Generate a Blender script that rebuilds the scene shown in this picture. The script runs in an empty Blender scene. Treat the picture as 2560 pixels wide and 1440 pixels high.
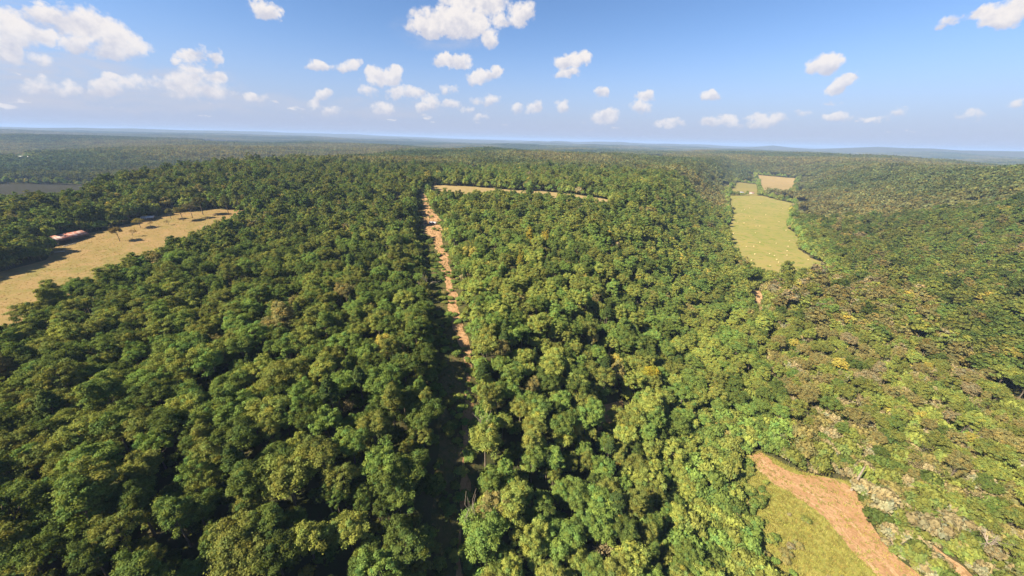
import bpy, math, random
import numpy as np
from mathutils import Vector, Matrix

# ------------------------------------------------------------------ camera, sky, sun
SC = bpy.context.scene
COL = SC.collection
PITCH, ROLL, CAM_Z, FPX = math.radians(22.9), math.radians(-1.45), 95.0, 880.0
cam_data = bpy.data.cameras.new('camera')
cam = bpy.data.objects.new('camera', cam_data)
COL.objects.link(cam)
cam_data.sensor_width = 36.0
cam_data.lens = 36.0 * FPX / 2560.0
cam_data.clip_start, cam_data.clip_end = 0.5, 120000.0
cam.location = (0, 0, CAM_Z)
cam.matrix_world = (Matrix.Translation((0, 0, CAM_Z)) @ Matrix.Rotation(math.pi / 2 - PITCH, 4, 'X')
                    @ Matrix.Rotation(-ROLL, 4, 'Z'))
SC.camera = cam

SUN_AZ, SUN_EL = math.radians(-116), math.radians(42)     # azimuth from +Y towards +X
sun_dir = Vector((math.sin(SUN_AZ) * math.cos(SUN_EL), math.cos(SUN_AZ) * math.cos(SUN_EL), math.sin(SUN_EL)))
sun_data = bpy.data.lights.new('sun', 'SUN')
sun_data.energy = 5.0
sun_data.angle = math.radians(0.53)
sun_data.color = (1.0, 0.87, 0.68)
sun = bpy.data.objects.new('sun', sun_data)
COL.objects.link(sun)
sun.rotation_euler = sun_dir.to_track_quat('Z', 'Y').to_euler()

SC.view_settings.view_transform = 'Standard'
SC.view_settings.look = 'None'
SC.view_settings.gamma = 1.0
EXPOSURE = 1.65
SC.view_settings.exposure = EXPOSURE
SC.view_settings.use_curve_mapping = False
SC.render.engine = 'CYCLES'
cy = SC.cycles
cy.max_bounces = 6; cy.diffuse_bounces = 3; cy.glossy_bounces = 1; cy.transmission_bounces = 3
cy.volume_bounces = 1; cy.transparent_max_bounces = 4
cy.use_denoising = True
cy.sample_clamp_indirect = 4.0


def ray(px, py):
    """Direction from the camera through a point of the photograph (2560 x 1440)."""
    u = (px - 1280.0) / FPX
    v = -(py - 720.0) / FPX
    c, s = math.cos(ROLL), math.sin(ROLL)
    x = u * c + v * s
    y = -u * s + v * c
    return np.array((x, math.cos(PITCH) + y * math.sin(PITCH), -math.sin(PITCH) + y * math.cos(PITCH)))


def project(x, y, z):
    """World point to photograph pixel and depth (vectorised)."""
    z = z - CAM_Z
    dep = y * math.cos(PITCH) - z * math.sin(PITCH)
    yy = y * math.sin(PITCH) + z * math.cos(PITCH)
    xx = x / dep; yy = yy / dep
    c, s = math.cos(ROLL), math.sin(ROLL)
    u = xx * c - yy * s
    v = xx * s + yy * c
    return 1280 + u * FPX, 720 - v * FPX, dep


# ------------------------------------------------------------------ node helper
class NT:
    def __init__(self, tree):
        self.t = tree
        tree.nodes.clear()

    def n(self, kind, **kw):
        nd = self.t.nodes.new(kind)
        for k, v in kw.items():
            if k.startswith('i_'):
                key = k[2:]
                sock = nd.inputs[int(key)] if key.isdigit() else nd.inputs[key.replace('_', ' ')]
                self.put(sock, v)
            else:
                setattr(nd, k, v)
        return nd

    def put(self, sock, v):
        if isinstance(v, bpy.types.NodeSocket):
            self.t.links.new(v, sock)
        elif isinstance(v, bpy.types.Node):
            self.t.links.new(v.outputs[0], sock)
        else:
            sock.default_value = v

    def m(self, op, a, b=None, c=None, clamp=False):
        nd = self.t.nodes.new('ShaderNodeMath')
        nd.operation = op
        nd.use_clamp = clamp
        for i, v in enumerate((a, b, c)):
            if v is not None:
                self.put(nd.inputs[i], v)
        return nd.outputs[0]

    def v(self, op, a, b=None, out=0):
        nd = self.t.nodes.new('ShaderNodeVectorMath')
        nd.operation = op
        self.put(nd.inputs[0], a)
        if b is not None:
            self.put(nd.inputs[1], b)
        return nd.outputs[out]

    def mix(self, fac, a, b, blend='MIX'):
        nd = self.t.nodes.new('ShaderNodeMix')
        nd.data_type = 'RGBA'
        nd.blend_type = blend
        self.put(nd.inputs[0], fac)
        self.put(nd.inputs[6], a if not isinstance(a, tuple) else (*a, 1)[:4])
        self.put(nd.inputs[7], b if not isinstance(b, tuple) else (*b, 1)[:4])
        return nd.outputs[2]

    def ramp(self, fac, lo, hi):
        nd = self.t.nodes.new('ShaderNodeMapRange')
        nd.interpolation_type = 'SMOOTHSTEP'
        self.put(nd.inputs[0], fac)
        self.put(nd.inputs[1], lo); self.put(nd.inputs[2], hi)
        return nd.outputs[0]

    def noise(self, vec, scale, detail=4, rough=0.55, dist=0.0, out=0):
        nd = self.t.nodes.new('ShaderNodeTexNoise')
        if vec is not None:
            self.put(nd.inputs['Vector'], vec)
        nd.inputs['Scale'].default_value = scale
        nd.inputs['Detail'].default_value = detail
        nd.inputs['Roughness'].default_value = rough
        nd.inputs['Distortion'].default_value = dist
        return nd.outputs[out]


# ------------------------------------------------------------------ world: physical sky and fair-weather cumulus
world = bpy.data.worlds.new('World')
SC.world = world
world.use_nodes = True
world.cycles.sampling_method = 'MANUAL'
world.cycles.sample_map_resolution = 512
W = NT(world.node_tree)
sky = W.n('ShaderNodeTexSky', sky_type='NISHITA', sun_disc=False)
sky.sun_elevation = SUN_EL
sky.sun_rotation = SUN_AZ
sky.altitude = 1500
sky.air_density = 1.0
sky.dust_density = 0.0
sky.ozone_density = 6.5
SKY_STRENGTH = 0.053
# cumulus: (px, py, rx, ry, tilt in degrees clockwise, weight)
CLOUDS = [
    # great cloud at the top of the frame
    (1190, 5, 95, 40, 0, 1.0), (1120, 58, 88, 34, 8, 1.15), (1070, 72, 52, 22, 8, 1.0), (1165, 62, 62, 34, 0, 1.1), (1300, 32, 42, 26, -25, 1.0),
    (1255, 50, 40, 22, -30, .62), (1228, 98, 24, 26, 10, .95), (1130, 35, 60, 26, 0, .9),
    (1135, 155, 50, 17, 3, 1.0), (1120, 148, 28, 14, 0, .8), (1170, 135, 10, 8, 0, .5),
    (1205, 190, 42, 16, -8, 1.0), (1237, 178, 14, 13, -30, .9),
    (942, 190, 26, 22, 0, 1.1), (982, 188, 26, 22, 0, 1.1), (962, 200, 42, 18, 0, 1.0),
    (1012, 232, 48, 15, 0, .85), (925, 228, 22, 14, 0, .55),
    (1432, 150, 46, 18, -8, 1.0), (1458, 143, 24, 18, 0, .9), (1420, 182, 32, 12, -10, .85),
    (660, 28, 34, 22, 15, 1.0), (655, 20, 16, 18, -20, .9), (612, 18, 20, 8, 35, .4),
    (803, 168, 34, 11, 0, .9), (872, 166, 32, 14, -3, .95),
    (1078, 255, 24, 20, 0, .95), (1062, 268, 26, 12, -25, .8), (1128, 258, 24, 10, -5, .7),
    (805, 238, 28, 14, -20, .85), (785, 258, 26, 12, -25, .7), (828, 274, 26, 10, 0, .6),
    (625, 240, 22, 11, 0, .7), (650, 238, 18, 11, 0, .6), (675, 264, 34, 9, -5, .5),
    (960, 268, 34, 14, 8, .62), (1120, 224, 22, 10, 0, .55), (1215, 250, 40, 13, 0, .65),
    (1175, 272, 22, 9, -8, .6), (1290, 276, 20, 9, -15, .7), (1338, 266, 24, 12, -25, .85), (1410, 268, 18, 14, -30, .75),
    (1200, 298, 24, 7, 0, .55), (1245, 298, 20, 7, 0, .5), (1305, 298, 38, 7, 0, .45), (1150, 292, 16, 7, -20, .45),
    (1508, 231, 24, 12, 0, .9), (1515, 292, 40, 14, -8, .9), (1530, 286, 22, 12, -15, .7),
    (1615, 238, 28, 10, -6, .85), (1605, 266, 28, 16, -10, .9), (1562, 320, 26, 7, 0, .5),
    (1665, 305, 34, 10, 0, .6), (1690, 310, 20, 9, 0, .55), (1772, 241, 26, 12, 0, .95), (1716, 242, 12, 6, 0, .35),
    (1780, 304, 34, 10, 0, .8), (1822, 296, 28, 10, 0, .8), (1830, 310, 26, 8, 0, .7),
    (1890, 292, 36, 12, 0, .6), (1935, 298, 32, 13, -5, .8), (1900, 306, 52, 8, 0, .6),
    (2004, 282, 24, 8, 0, .7), (2062, 160, 56, 24, -14, 1.1), (2080, 152, 36, 17, -8, 1.0),
    (2108, 210, 46, 19, -34, 1.05), (2138, 186, 16, 9, -40, .9),
    (2090, 294, 42, 12, -4, .85), (2180, 296, 42, 9, -3, .7), (2235, 284, 28, 9, -8, .6),
    (2375, 290, 36, 10, 0, .5), (2425, 288, 40, 10, 0, .65), (2335, 266, 26, 7, -8, .45), (2300, 294, 50, 7, 0, .35),
    (2375, 54, 44, 12, -20, .55), (2500, 34, 82, 30, -10, 1.1), (2555, 12, 60, 32, 0, 1.0), (2545, 255, 34, 15, -10, .95), (2560, 292, 30, 10, 0, .5),
    # the bank at the side of the sun
    (128, 34, 52, 24, 5, .95), (208, 56, 70, 38, 28, .95), (280, 92, 80, 40, 30, .95), (325, 112, 60, 28, 30, .8),
    (200, 108, 48, 24, 8, 1.0), (285, 128, 66, 20, 8, .8), (20, 62, 70, 34, 8, 1.05), (70, 85, 70, 28, 10, .9), (125, 82, 30, 14, 8, .8),
    (20, 100, 60, 30, 0, 1.0), (110, 145, 30, 18, 10, .55), (10, 130, 60, 30, 0, .8), (60, 175, 120, 22, 0, .5),
    (20, 10, 40, 20, 20, .5), (325, 160, 20, 12, 10, .5),
    (478, 138, 42, 19, -10, .95), (435, 152, 18, 9, 5, .8), (537, 143, 18, 14, 30, .75), (470, 172, 34, 26, 10, .75),
    (460, 200, 70, 26, 0, .8), (540, 192, 34, 18, 10, .8), (500, 225, 90, 26, 0, .6),
    (275, 222, 42, 24, -5, .95), (282, 196, 26, 10, 0, .7), (165, 220, 40, 20, 0, .85), (345, 210, 60, 20, 0, .55), (95, 212, 60, 22, 0, .65),
    (230, 240, 120, 18, 0, .5), (430, 250, 120, 18, 0, .45), (40, 240, 120, 24, 0, .5),
]
CLOUDS = [c for c in CLOUDS if c[5] > .5]
tc = W.n('ShaderNodeTexCoord')
d_in = tc.outputs['Generated']
sep = W.n('ShaderNodeSeparateXYZ', i_0=d_in)
az = W.m('ARCTAN2', sep.outputs[0], sep.outputs[1])
el = W.m('ARCSINE', sep.outputs[2])
RAD = 57.29578
azd = W.m('MULTIPLY', az, RAD)
eld = W.m('MULTIPLY', el, RAD)
warp = W.noise(d_in, 16.0, 3, .55, out=1)
warp2 = W.noise(d_in, 60.0, 4, .6, out=1)
wv = W.v('ADD', W.v('MULTIPLY', W.v('SUBTRACT', warp, (.5, .5, .5)), (2.6, 1.5, 0)),
         W.v('MULTIPLY', W.v('SUBTRACT', warp2, (.5, .5, .5)), (1.4, 1.0, 0)))
pvec = W.v('ADD', W.n('ShaderNodeCombineXYZ', i_0=azd, i_1=eld, i_2=1.0).outputs[0], wv)


def azel(px, py):
    d = ray(px, py)
    return np.array((math.degrees(math.atan2(d[0], d[1])), math.degrees(math.atan2(d[2], math.hypot(d[0], d[1])))))


field = S_sum = V_sum = None
for (cx_, cy_, rx_, ry_, tilt, wt) in CLOUDS:
    rx_, ry_ = rx_ * 1.22 + 3, ry_ * 1.3 + 4
    wt = wt if wt > .75 else .34 + .55 * wt
    t_ = math.radians(tilt)
    c0 = azel(cx_, cy_)
    e1 = azel(cx_ + math.cos(t_) * rx_, cy_ + math.sin(t_) * rx_) - c0
    e2 = azel(cx_ + math.sin(t_) * ry_, cy_ - math.cos(t_) * ry_) - c0
    Mi = np.linalg.inv(np.array((e1, e2)).T)
    off = -Mi @ c0
    q1 = W.v('DOT_PRODUCT', pvec, (Mi[0, 0], Mi[0, 1], off[0]), out=1)
    q2 = W.v('DOT_PRODUCT', pvec, (Mi[1, 0], Mi[1, 1], off[1]), out=1)
    r2 = W.m('MULTIPLY_ADD', q2, q2, W.m('MULTIPLY', q1, q1))
    w_ = W.m('MULTIPLY', W.m('SUBTRACT', 1.0, r2, clamp=True), wt)
    field = w_ if field is None else W.m('MAXIMUM', field, w_)
    S_sum = w_ if S_sum is None else W.m('ADD', S_sum, w_)
    wq = W.m('MULTIPLY', w_, q2)
    V_sum = wq if V_sum is None else W.m('ADD', V_sum, wq)
# the same fair-weather clouds go on over the rest of the sky
zz = W.m('ADD', W.m('MAXIMUM', sep.outputs[2], 0.0), 0.09)
plane = W.n('ShaderNodeCombineXYZ', i_0=W.m('DIVIDE', sep.outputs[0], zz), i_1=W.m('DIVIDE', sep.outputs[1], zz), i_2=3.7)
gen = W.noise(plane.outputs[0], 0.9, 5, .52)
outside = W.m('MAXIMUM', W.ramp(W.m('ABSOLUTE', azd), 57, 66), W.ramp(eld, 24.5, 30))
gen_f = W.m('MULTIPLY', W.ramp(gen, .56, .72), outside)
# rows of small distant clouds low over the horizon, all round
lowc = W.n('ShaderNodeCombineXYZ', i_0=W.m('MULTIPLY', azd, .34), i_1=W.m('MULTIPLY', eld, 1.15), i_2=7.3)
low_f = W.m('MULTIPLY', W.ramp(W.noise(lowc.outputs[0], 1.0, 6, .58), .555, .70), W.m('MULTIPLY', W.ramp(eld, .9, 1.8), W.m('SUBTRACT', 1.0, W.ramp(eld, 3.6, 5.6))))
gen_f = W.m('MAXIMUM', gen_f, W.m('MULTIPLY', low_f, .62))
fbm = W.noise(d_in, 42.0, 9, .64)
fine = W.m('MULTIPLY', W.m('SUBTRACT', fbm, .5), 1.7)
dens = W.m('ADD', W.m('MAXIMUM', field, gen_f), W.m('MULTIPLY', fine, W.ramp(W.m('MAXIMUM', field, gen_f), 0.0, .25)))
low = W.ramp(eld, 1.0, 12.0)
alpha = W.m('MULTIPLY', W.ramp(dens, .19, .76), W.m('MULTIPLY_ADD', low, .22, .77))
vrel = W.m('DIVIDE', V_sum, W.m('ADD', S_sum, .05))
lit = W.m('ADD', W.m('MULTIPLY', vrel, .55), W.m('MULTIPLY', W.m('SUBTRACT', W.noise(d_in, 48.0, 5, .6), .5), 1.4))
lit = W.ramp(lit, -.46, .26)
K = 1.0 / (SKY_STRENGTH * 2 ** EXPOSURE)
veil = None
for (cx_, cy_, rx_, ry_, tilt, wt) in ((120, 120, 300, 120, 18, .62), (60, 215, 330, 75, 0, .70), (470, 215, 170, 62, 0, .60), (330, 250, 460, 45, 0, .55), (900, 272, 420, 30, 0, .34), (1120, 80, 150, 60, 0, .35)):
    t_ = math.radians(tilt)
    c0 = azel(cx_, cy_)
    e1 = azel(cx_ + math.cos(t_) * rx_, cy_ + math.sin(t_) * rx_) - c0
    e2 = azel(cx_ + math.sin(t_) * ry_, cy_ - math.cos(t_) * ry_) - c0
    Mi = np.linalg.inv(np.array((e1, e2)).T); off = -Mi @ c0
    q1 = W.v('DOT_PRODUCT', pvec, (Mi[0, 0], Mi[0, 1], off[0]), out=1)
    q2 = W.v('DOT_PRODUCT', pvec, (Mi[1, 0], Mi[1, 1], off[1]), out=1)
    w_ = W.m('MULTIPLY', W.ramp(W.m('SUBTRACT', 1.0, W.m('MULTIPLY_ADD', q2, q2, W.m('MULTIPLY', q1, q1)), clamp=True), 0.0, .8), wt)
    veil = w_ if veil is None else W.m('MAXIMUM', veil, w_)
stretch = W.n('ShaderNodeCombineXYZ', i_0=W.m('MULTIPLY', azd, .10), i_1=W.m('MULTIPLY', eld, .42), i_2=2.0)
veil = W.m('MULTIPLY', veil, W.ramp(W.noise(stretch.outputs[0], 1.6, 8, .62, .4), .30, .66))
cl_col = W.mix(lit, tuple(K * c for c in (.64, .65, .745)), tuple(K * c for c in (.95, .90, .875)))
# pale air low over the horizon, all the way round
lowair = W.m('MULTIPLY', W.m('POWER', 2.718, W.m('MULTIPLY', W.m('POWER', W.m('DIVIDE', W.m('MAXIMUM', eld, 0.0), 8.0), 2.0), -1.0)), .95)
sky_col = W.mix(lowair, sky.outputs[0], tuple(K * c for c in (.46, .51, .69)))
sky_col = W.mix(veil, sky_col, tuple(K * c for c in (.63, .635, .72)))
final = W.mix(alpha, sky_col, cl_col)
bg = W.n('ShaderNodeBackground', i_Color=final, i_Strength=SKY_STRENGTH)
W.n('ShaderNodeOutputWorld', i_Surface=bg.outputs[0])

# ------------------------------------------------------------------ numeric noise
rng = np.random.default_rng(11)
_lat = rng.random((256, 256))


def vnoise(x, y, scale, seed=0):
    x = np.asarray(x, float) / scale + 37.3 * seed + 1000.5
    y = np.asarray(y, float) / scale + 91.7 * seed + 1000.5
    xi, yi = np.floor(x).astype(int), np.floor(y).astype(int)
    fx, fy = x - xi, y - yi
    fx = fx * fx * (3 - 2 * fx); fy = fy * fy * (3 - 2 * fy)
    a = _lat[xi & 255, yi & 255]; b = _lat[(xi + 1) & 255, yi & 255]
    c = _lat[xi & 255, (yi + 1) & 255]; d = _lat[(xi + 1) & 255, (yi + 1) & 255]
    return (a * (1 - fx) + b * fx) * (1 - fy) + (c * (1 - fx) + d * fx) * fy


def fbm2(x, y, scale, seed=0, octv=4):
    s, a, t = 0, 1, 0
    for o in range(octv):
        s = s + a * vnoise(x, y, scale / 2 ** o, seed + o); t += a; a *= .5
    return s / t


def sstep(a, b, x):
    t = np.clip((np.asarray(x, float) - a) / (b - a), 0, 1)
    return t * t * (3 - 2 * t)


# ------------------------------------------------------------------ terrain
AX, AY, UX, UY = 115.0, 100.0, 0.555, 0.832          # valley axis


def valley_sd(x, y):
    return (x - AX) * UX + (y - AY) * UY, (x - AX) * UY - (y - AY) * UX


def height(x, y):
    x = np.asarray(x, float); y = np.asarray(y, float)
    r = np.hypot(x, y)
    s, d = valley_sd(x, y)
    ridge = 24 * sstep(240, 640, y) + 3 * (fbm2(x, y, 160, 3) - .5) + 8 * sstep(-250, -420, x) * sstep(120, 360, y)
    # side valley by the pasture
    ridge = ridge - 58 * sstep(-500, -760, x) * sstep(-100, 200, y)
    floor = -38 - 0.003 * np.clip(s, 0, 1500) + 0 * x
    wl = 38 + 0.085 * np.clip(s, 0, 1300)
    left = sstep(-wl - 115, -wl, d)
    base = ridge * (1 - left) + floor * left
    hill = 64 + 22 * (fbm2(x, y, 420, 7) - .3)
    wr = 40 + 0.01 * np.clip(s, 0, 1500)
    right = sstep(wr, wr + 400, d)
    near = base * (1 - right) + hill * right
    far = -10 + 150 * (fbm2(x, y, 1500, 21, 4) - .5) + 6 * (fbm2(x, y, 300, 5) - .5) + 24 * sstep(3500, 12000, r)
    # distant hills
    for (ax, dist, hh, wd) in ((6.4, 11000, 85, 480), (4.0, 9500, 45, 700), (12.5, 12500, 65, 600), (33.5, 12000, 80, 520), (31.5, 11500, 45, 900), (41.5, 10500, 62, 420), (43.5, 10500, 48, 900), (50.0, 11000, 45, 1500), (55.5, 10500, 45, 1500), (-40, 15000, 85, 5200), (-22, 16000, 70, 3500), (20, 14000, 60, 2000)):
        hx, hy = dist * math.sin(math.radians(ax)), dist * math.cos(math.radians(ax))
        far = far + hh * np.exp(-(((x - hx) ** 2 + (y - hy) ** 2) / (wd * wd)))
    k = sstep(900, 1900, r - 250 * (fbm2(x, y, 600, 14) - .5))
    vk = np.exp(-(np.clip(np.abs(d + 20) - 70, 0, None) / 160) ** 2) * (1 - sstep(1700, 2300, s))     # keep the valley open farther out
    lk = sstep(-520, -700, x) * (1 - sstep(1500, 2100, r))
    k = k * (1 - np.clip(vk + .75 * lk, 0, 1))
    return near * (1 - k) + far * k


def axis_coords(core_lo, core_hi, step, out_lo, out_hi, grow=1.085):
    c = list(np.arange(core_lo, core_hi + .1, step))
    s = step
    while c[-1] < out_hi:
        s *= grow; c.append(c[-1] + s)
    s = step
    while c[0] > out_lo:
        s *= grow; c.insert(0, c[0] - s)
    return np.array(c)


GX = axis_coords(-900, 1100, 5, -32000, 32000)
GY = axis_coords(-60, 1500, 5, -3000, 34000)
XX, YY = np.meshgrid(GX, GY)
HH = height(XX, YY)


def ground_z(x, y):
    """Height of the ground sheet itself (bilinear in its cells)."""
    x = np.asarray(x, float); y = np.asarray(y, float)
    i = np.clip(np.searchsorted(GX, x) - 1, 0, len(GX) - 2)
    j = np.clip(np.searchsorted(GY, y) - 1, 0, len(GY) - 2)
    fx = (x - GX[i]) / (GX[i + 1] - GX[i]); fy = (y - GY[j]) / (GY[j + 1] - GY[j])
    return (HH[j, i] * (1 - fx) + HH[j, i + 1] * fx) * (1 - fy) + (HH[j + 1, i] * (1 - fx) + HH[j + 1, i + 1] * fx) * fy


def at(px, py):
    """Where the line of sight through a photograph point meets the ground."""
    d = ray(px, py)
    d = d / math.hypot(d[0], d[1])
    t = np.geomspace(25, 24000, 2600)
    gz = ground_z(d[0] * t, d[1] * t)
    below = np.nonzero(CAM_Z + d[2] * t < gz)[0]
    if len(below) == 0:
        return np.array((d[0] * 20000, d[1] * 20000))
    k = below[0]
    lo, hi = t[max(k - 1, 0)], t[k]
    for _ in range(24):
        mid = .5 * (lo + hi)
        if CAM_Z + d[2] * mid < ground_z(d[0] * mid, d[1] * mid): hi = mid
        else: lo = mid
    return np.array((d[0] * hi, d[1] * hi))


def mesh_from(name, verts, faces, smooth=False):
    me = bpy.data.meshes.new(name)
    verts = np.asarray(verts, np.float32)
    faces = np.asarray(faces, np.int32)
    me.vertices.add(len(verts)); me.vertices.foreach_set('co', verts.ravel())
    n = faces.shape[1]
    me.loops.add(faces.size); me.loops.foreach_set('vertex_index', faces.ravel())
    me.polygons.add(len(faces))
    me.polygons.foreach_set('loop_start', np.arange(0, faces.size, n, dtype=np.int32))
    me.polygons.foreach_set('loop_total', np.full(len(faces), n, np.int32))
    if smooth:
        me.polygons.foreach_set('use_smooth', np.ones(len(faces), bool))
    me.update(calc_edges=True)
    return me


def link(name, data, mat=None, parent=None, loc=None, **props):
    o = bpy.data.objects.new(name, data)
    COL.objects.link(o)
    if mat is not None and not data.materials:
        data.materials.append(mat)
    if parent is not None:
        o.parent = parent
    if loc is not None:
        o.location = loc
    for k, v in props.items():
        o[k] = v
    return o


def grid_faces(nx, ny):
    a = np.arange(nx * ny).reshape(ny, nx)
    return np.stack((a[:-1, :-1], a[:-1, 1:], a[1:, 1:], a[1:, :-1]), -1).reshape(-1, 4)


# ------------------------------------------------------------------ materials
def new_mat(name):
    m = bpy.data.materials.new(name)
    m.use_nodes = True
    return m, NT(m.node_tree)


def ground_mat(name, cols, scales=(0.05, 0.4), rough=.95, bump=.3, speck=None):
    """cols: three colours mixed by two noises; speck: colour and threshold of fine tufts."""
    m, t = new_mat(name)
    pos = t.n('ShaderNodeNewGeometry').outputs['Position']
    a = t.ramp(t.noise(pos, scales[0], 5, .6), .35, .65)
    b = t.ramp(t.noise(pos, scales[1], 5, .65), .38, .66)
    c = t.mix(a, cols[0], cols[1])
    c = t.mix(t.m('MULTIPLY', b, .75), c, cols[2])
    if speck:
        f = t.ramp(t.noise(pos, speck[1], 3, .6), speck[2], speck[2] + .08)
        c = t.mix(f, c, speck[0])
    bs = t.n('ShaderNodeBsdfDiffuse', i_Color=c)
    if bump:
        bp = t.n('ShaderNodeBump', i_Height=t.noise(pos, 1.3, 5, .7))
        bp.inputs['Strength'].default_value = bump
        bp.inputs['Distance'].default_value = .6
        t.put(bs.inputs['Normal'], bp.outputs[0])
    t.n('ShaderNodeOutputMaterial', i_Surface=bs.outputs[0])
    return m


def simple_mat(name, col, rough=.8, noise_scale=None, col2=None, lo=.4, hi=.6, spec=.3, metal=0.0):
    m, t = new_mat(name)
    b = t.n('ShaderNodeBsdfPrincipled')
    b.inputs['Roughness'].default_value = rough
    b.inputs['Specular IOR Level'].default_value = spec
    b.inputs['Metallic'].default_value = metal
    if noise_scale:
        tcn = t.n('ShaderNodeTexCoord').outputs['Object']
        f = t.ramp(t.noise(tcn, noise_scale, 5, .65), lo, hi)
        t.put(b.inputs['Base Color'], t.mix(f, col, col2))
    else:
        b.inputs['Base Color'].default_value = (*col, 1)
    t.n('ShaderNodeOutputMaterial', i_Surface=b.outputs[0])
    return m


def foliage_mat(name, trans=.3):
    m, t = new_mat(name)
    tint = t.n('ShaderNodeAttribute', attribute_type='INSTANCER', attribute_name='tint').outputs['Color']
    lv = t.n('ShaderNodeAttribute', attribute_type='GEOMETRY', attribute_name='leafv').outputs['Color']
    c = t.mix(1.0, tint, lv, 'MULTIPLY')
    df = t.n('ShaderNodeBsdfDiffuse', i_Color=c)
    tr = t.n('ShaderNodeBsdfTranslucent', i_Color=t.mix(1.0, c, (1.25, 1.2, .55), 'MULTIPLY'))
    mx = t.n('ShaderNodeMixShader', i_Fac=trans)
    t.put(mx.inputs[1], df.outputs[0]); t.put(mx.inputs[2], tr.outputs[0])
    t.n('ShaderNodeOutputMaterial', i_Surface=mx.outputs[0])
    return m


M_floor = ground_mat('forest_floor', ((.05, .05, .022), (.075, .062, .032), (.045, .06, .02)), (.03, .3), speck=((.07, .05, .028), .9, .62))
M_past = ground_mat('pasture_grass', ((.21, .142, .062), (.15, .132, .045), (.24, .16, .078)), (.014, .10), speck=((.20, .155, .062), .25, .6), bump=.3)
M_valley = ground_mat('valley_grass', ((.215, .188, .06), (.16, .170, .045), (.22, .178, .07)), (.016, .09), speck=((.135, .155, .035), .11, .55), bump=.4)
M_dry = ground_mat('dry_grass', ((.235, .175, .08), (.2, .155, .065), (.25, .19, .095)), (.012, .1), bump=.2)
M_green = ground_mat('green_field', ((.18, .155, .052), (.15, .14, .048), (.2, .165, .06)), (.015, .1), bump=.2)
M_meadow = ground_mat('meadow_grass', ((.205, .195, .048), (.26, .23, .066), (.17, .18, .042)), (.06, .5), speck=((.13, .14, .034), 1.6, .6), bump=.5)
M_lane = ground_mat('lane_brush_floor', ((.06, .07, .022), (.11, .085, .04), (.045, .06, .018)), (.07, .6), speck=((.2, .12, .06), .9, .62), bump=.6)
M_dirt = ground_mat('red_dirt', ((.30, .178, .09), (.37, .238, .13), (.24, .14, .068)), (.25, 1.3), speck=((.17, .145, .05), .5, .61), bump=.8)
M_track = ground_mat('pale_track', ((.36, .235, .125), (.42, .295, .17), (.29, .175, .088)), (.3, 1.3), speck=((.25, .155, .075), .6, .52), bump=.8)
M_cloud_shaded = ground_mat('cloud_shaded_field', ((.03, .029, .022), (.038, .035, .025), (.027, .03, .019)), (.01, .08), bump=.2)  # dark tones put the cloud shade over the side valley into the field colour
M_leaf = foliage_mat('leaves', .34)
M_needle = foliage_mat('needles', .15)
M_bark = simple_mat('bark', (.10, .078, .055), .95, 3.0, (.17, .14, .11), spec=.1)
M_grey = simple_mat('weathered_wood', (.30, .25, .195), .9, 2.0, (.2, .165, .13), spec=.1)
M_twig = simple_mat('grey_twigs', (.15, .125, .095), .95, 2.0, (.1, .085, .065), spec=.05)

# ------------------------------------------------------------------ ground sheet
gv = np.stack((XX, YY, HH), -1).reshape(-1, 3)
gr = np.hypot(gv[:, 0], gv[:, 1])
ground = link('ground', mesh_from('ground', gv, grid_faces(len(GX), len(GY)), True), M_floor, kind='structure')

# far country beyond the last modelled trees: canopy-coloured terrain of the same sheet
fm, t = M_floor, None


def resample(pts, n):
    pts = np.asarray(pts, float)
    seg = np.r_[0, np.cumsum(np.hypot(*np.diff(pts, axis=0).T))]
    u = np.linspace(0, seg[-1], n)
    return np.stack((np.interp(u, seg, pts[:, 0]), np.interp(u, seg, pts[:, 1])), -1)


REGIONS = []      # (name, polygon) for keeping trees off


EDGE = {}


def strip(name, left, right, mat, lift, step=4.0, ragged=1.2, clear=True, world=False):
    """A sheet of ground laid between two edge lines (photograph points, or world points)."""
    L = np.array([p if world else at(*p) for p in left]); Rr = np.array([p if world else at(*p) for p in right])
    ln = max(np.hypot(*np.diff(L, axis=0).T).sum(), np.hypot(*np.diff(Rr, axis=0).T).sum())
    m = int(min(max(ln / step, 8), 260)); L = resample(L, m); Rr = resample(Rr, m)
    wd = np.median(np.hypot(*(L - Rr).T)); k = int(min(max(wd / step, 4), 140))
    jl = ragged * 2 * (fbm2(L[:, 0], L[:, 1], 9, 40, 3) - .5); jr = ragged * 2 * (fbm2(Rr[:, 0], Rr[:, 1], 9, 50, 3) - .5)
    dv = (Rr - L) / np.maximum(np.hypot(*(Rr - L).T), .01)[:, None]
    L = L + dv * jl[:, None]; Rr = Rr + dv * jr[:, None]
    u = np.linspace(0, 1, k)[None, :, None]
    P = L[:, None] * (1 - u) + Rr[:, None] * u
    z = ground_z(P[..., 0], P[..., 1]) + lift
    V = np.concatenate((P, z[..., None]), -1).reshape(-1, 3)
    o = link(name, mesh_from(name, V, grid_faces(k, m), True), mat, kind='structure')
    EDGE[name] = np.concatenate((L, Rr[::-1]))
    if clear:
        REGIONS.append((name, np.concatenate((L, Rr[::-1]))))
    return o


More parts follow.
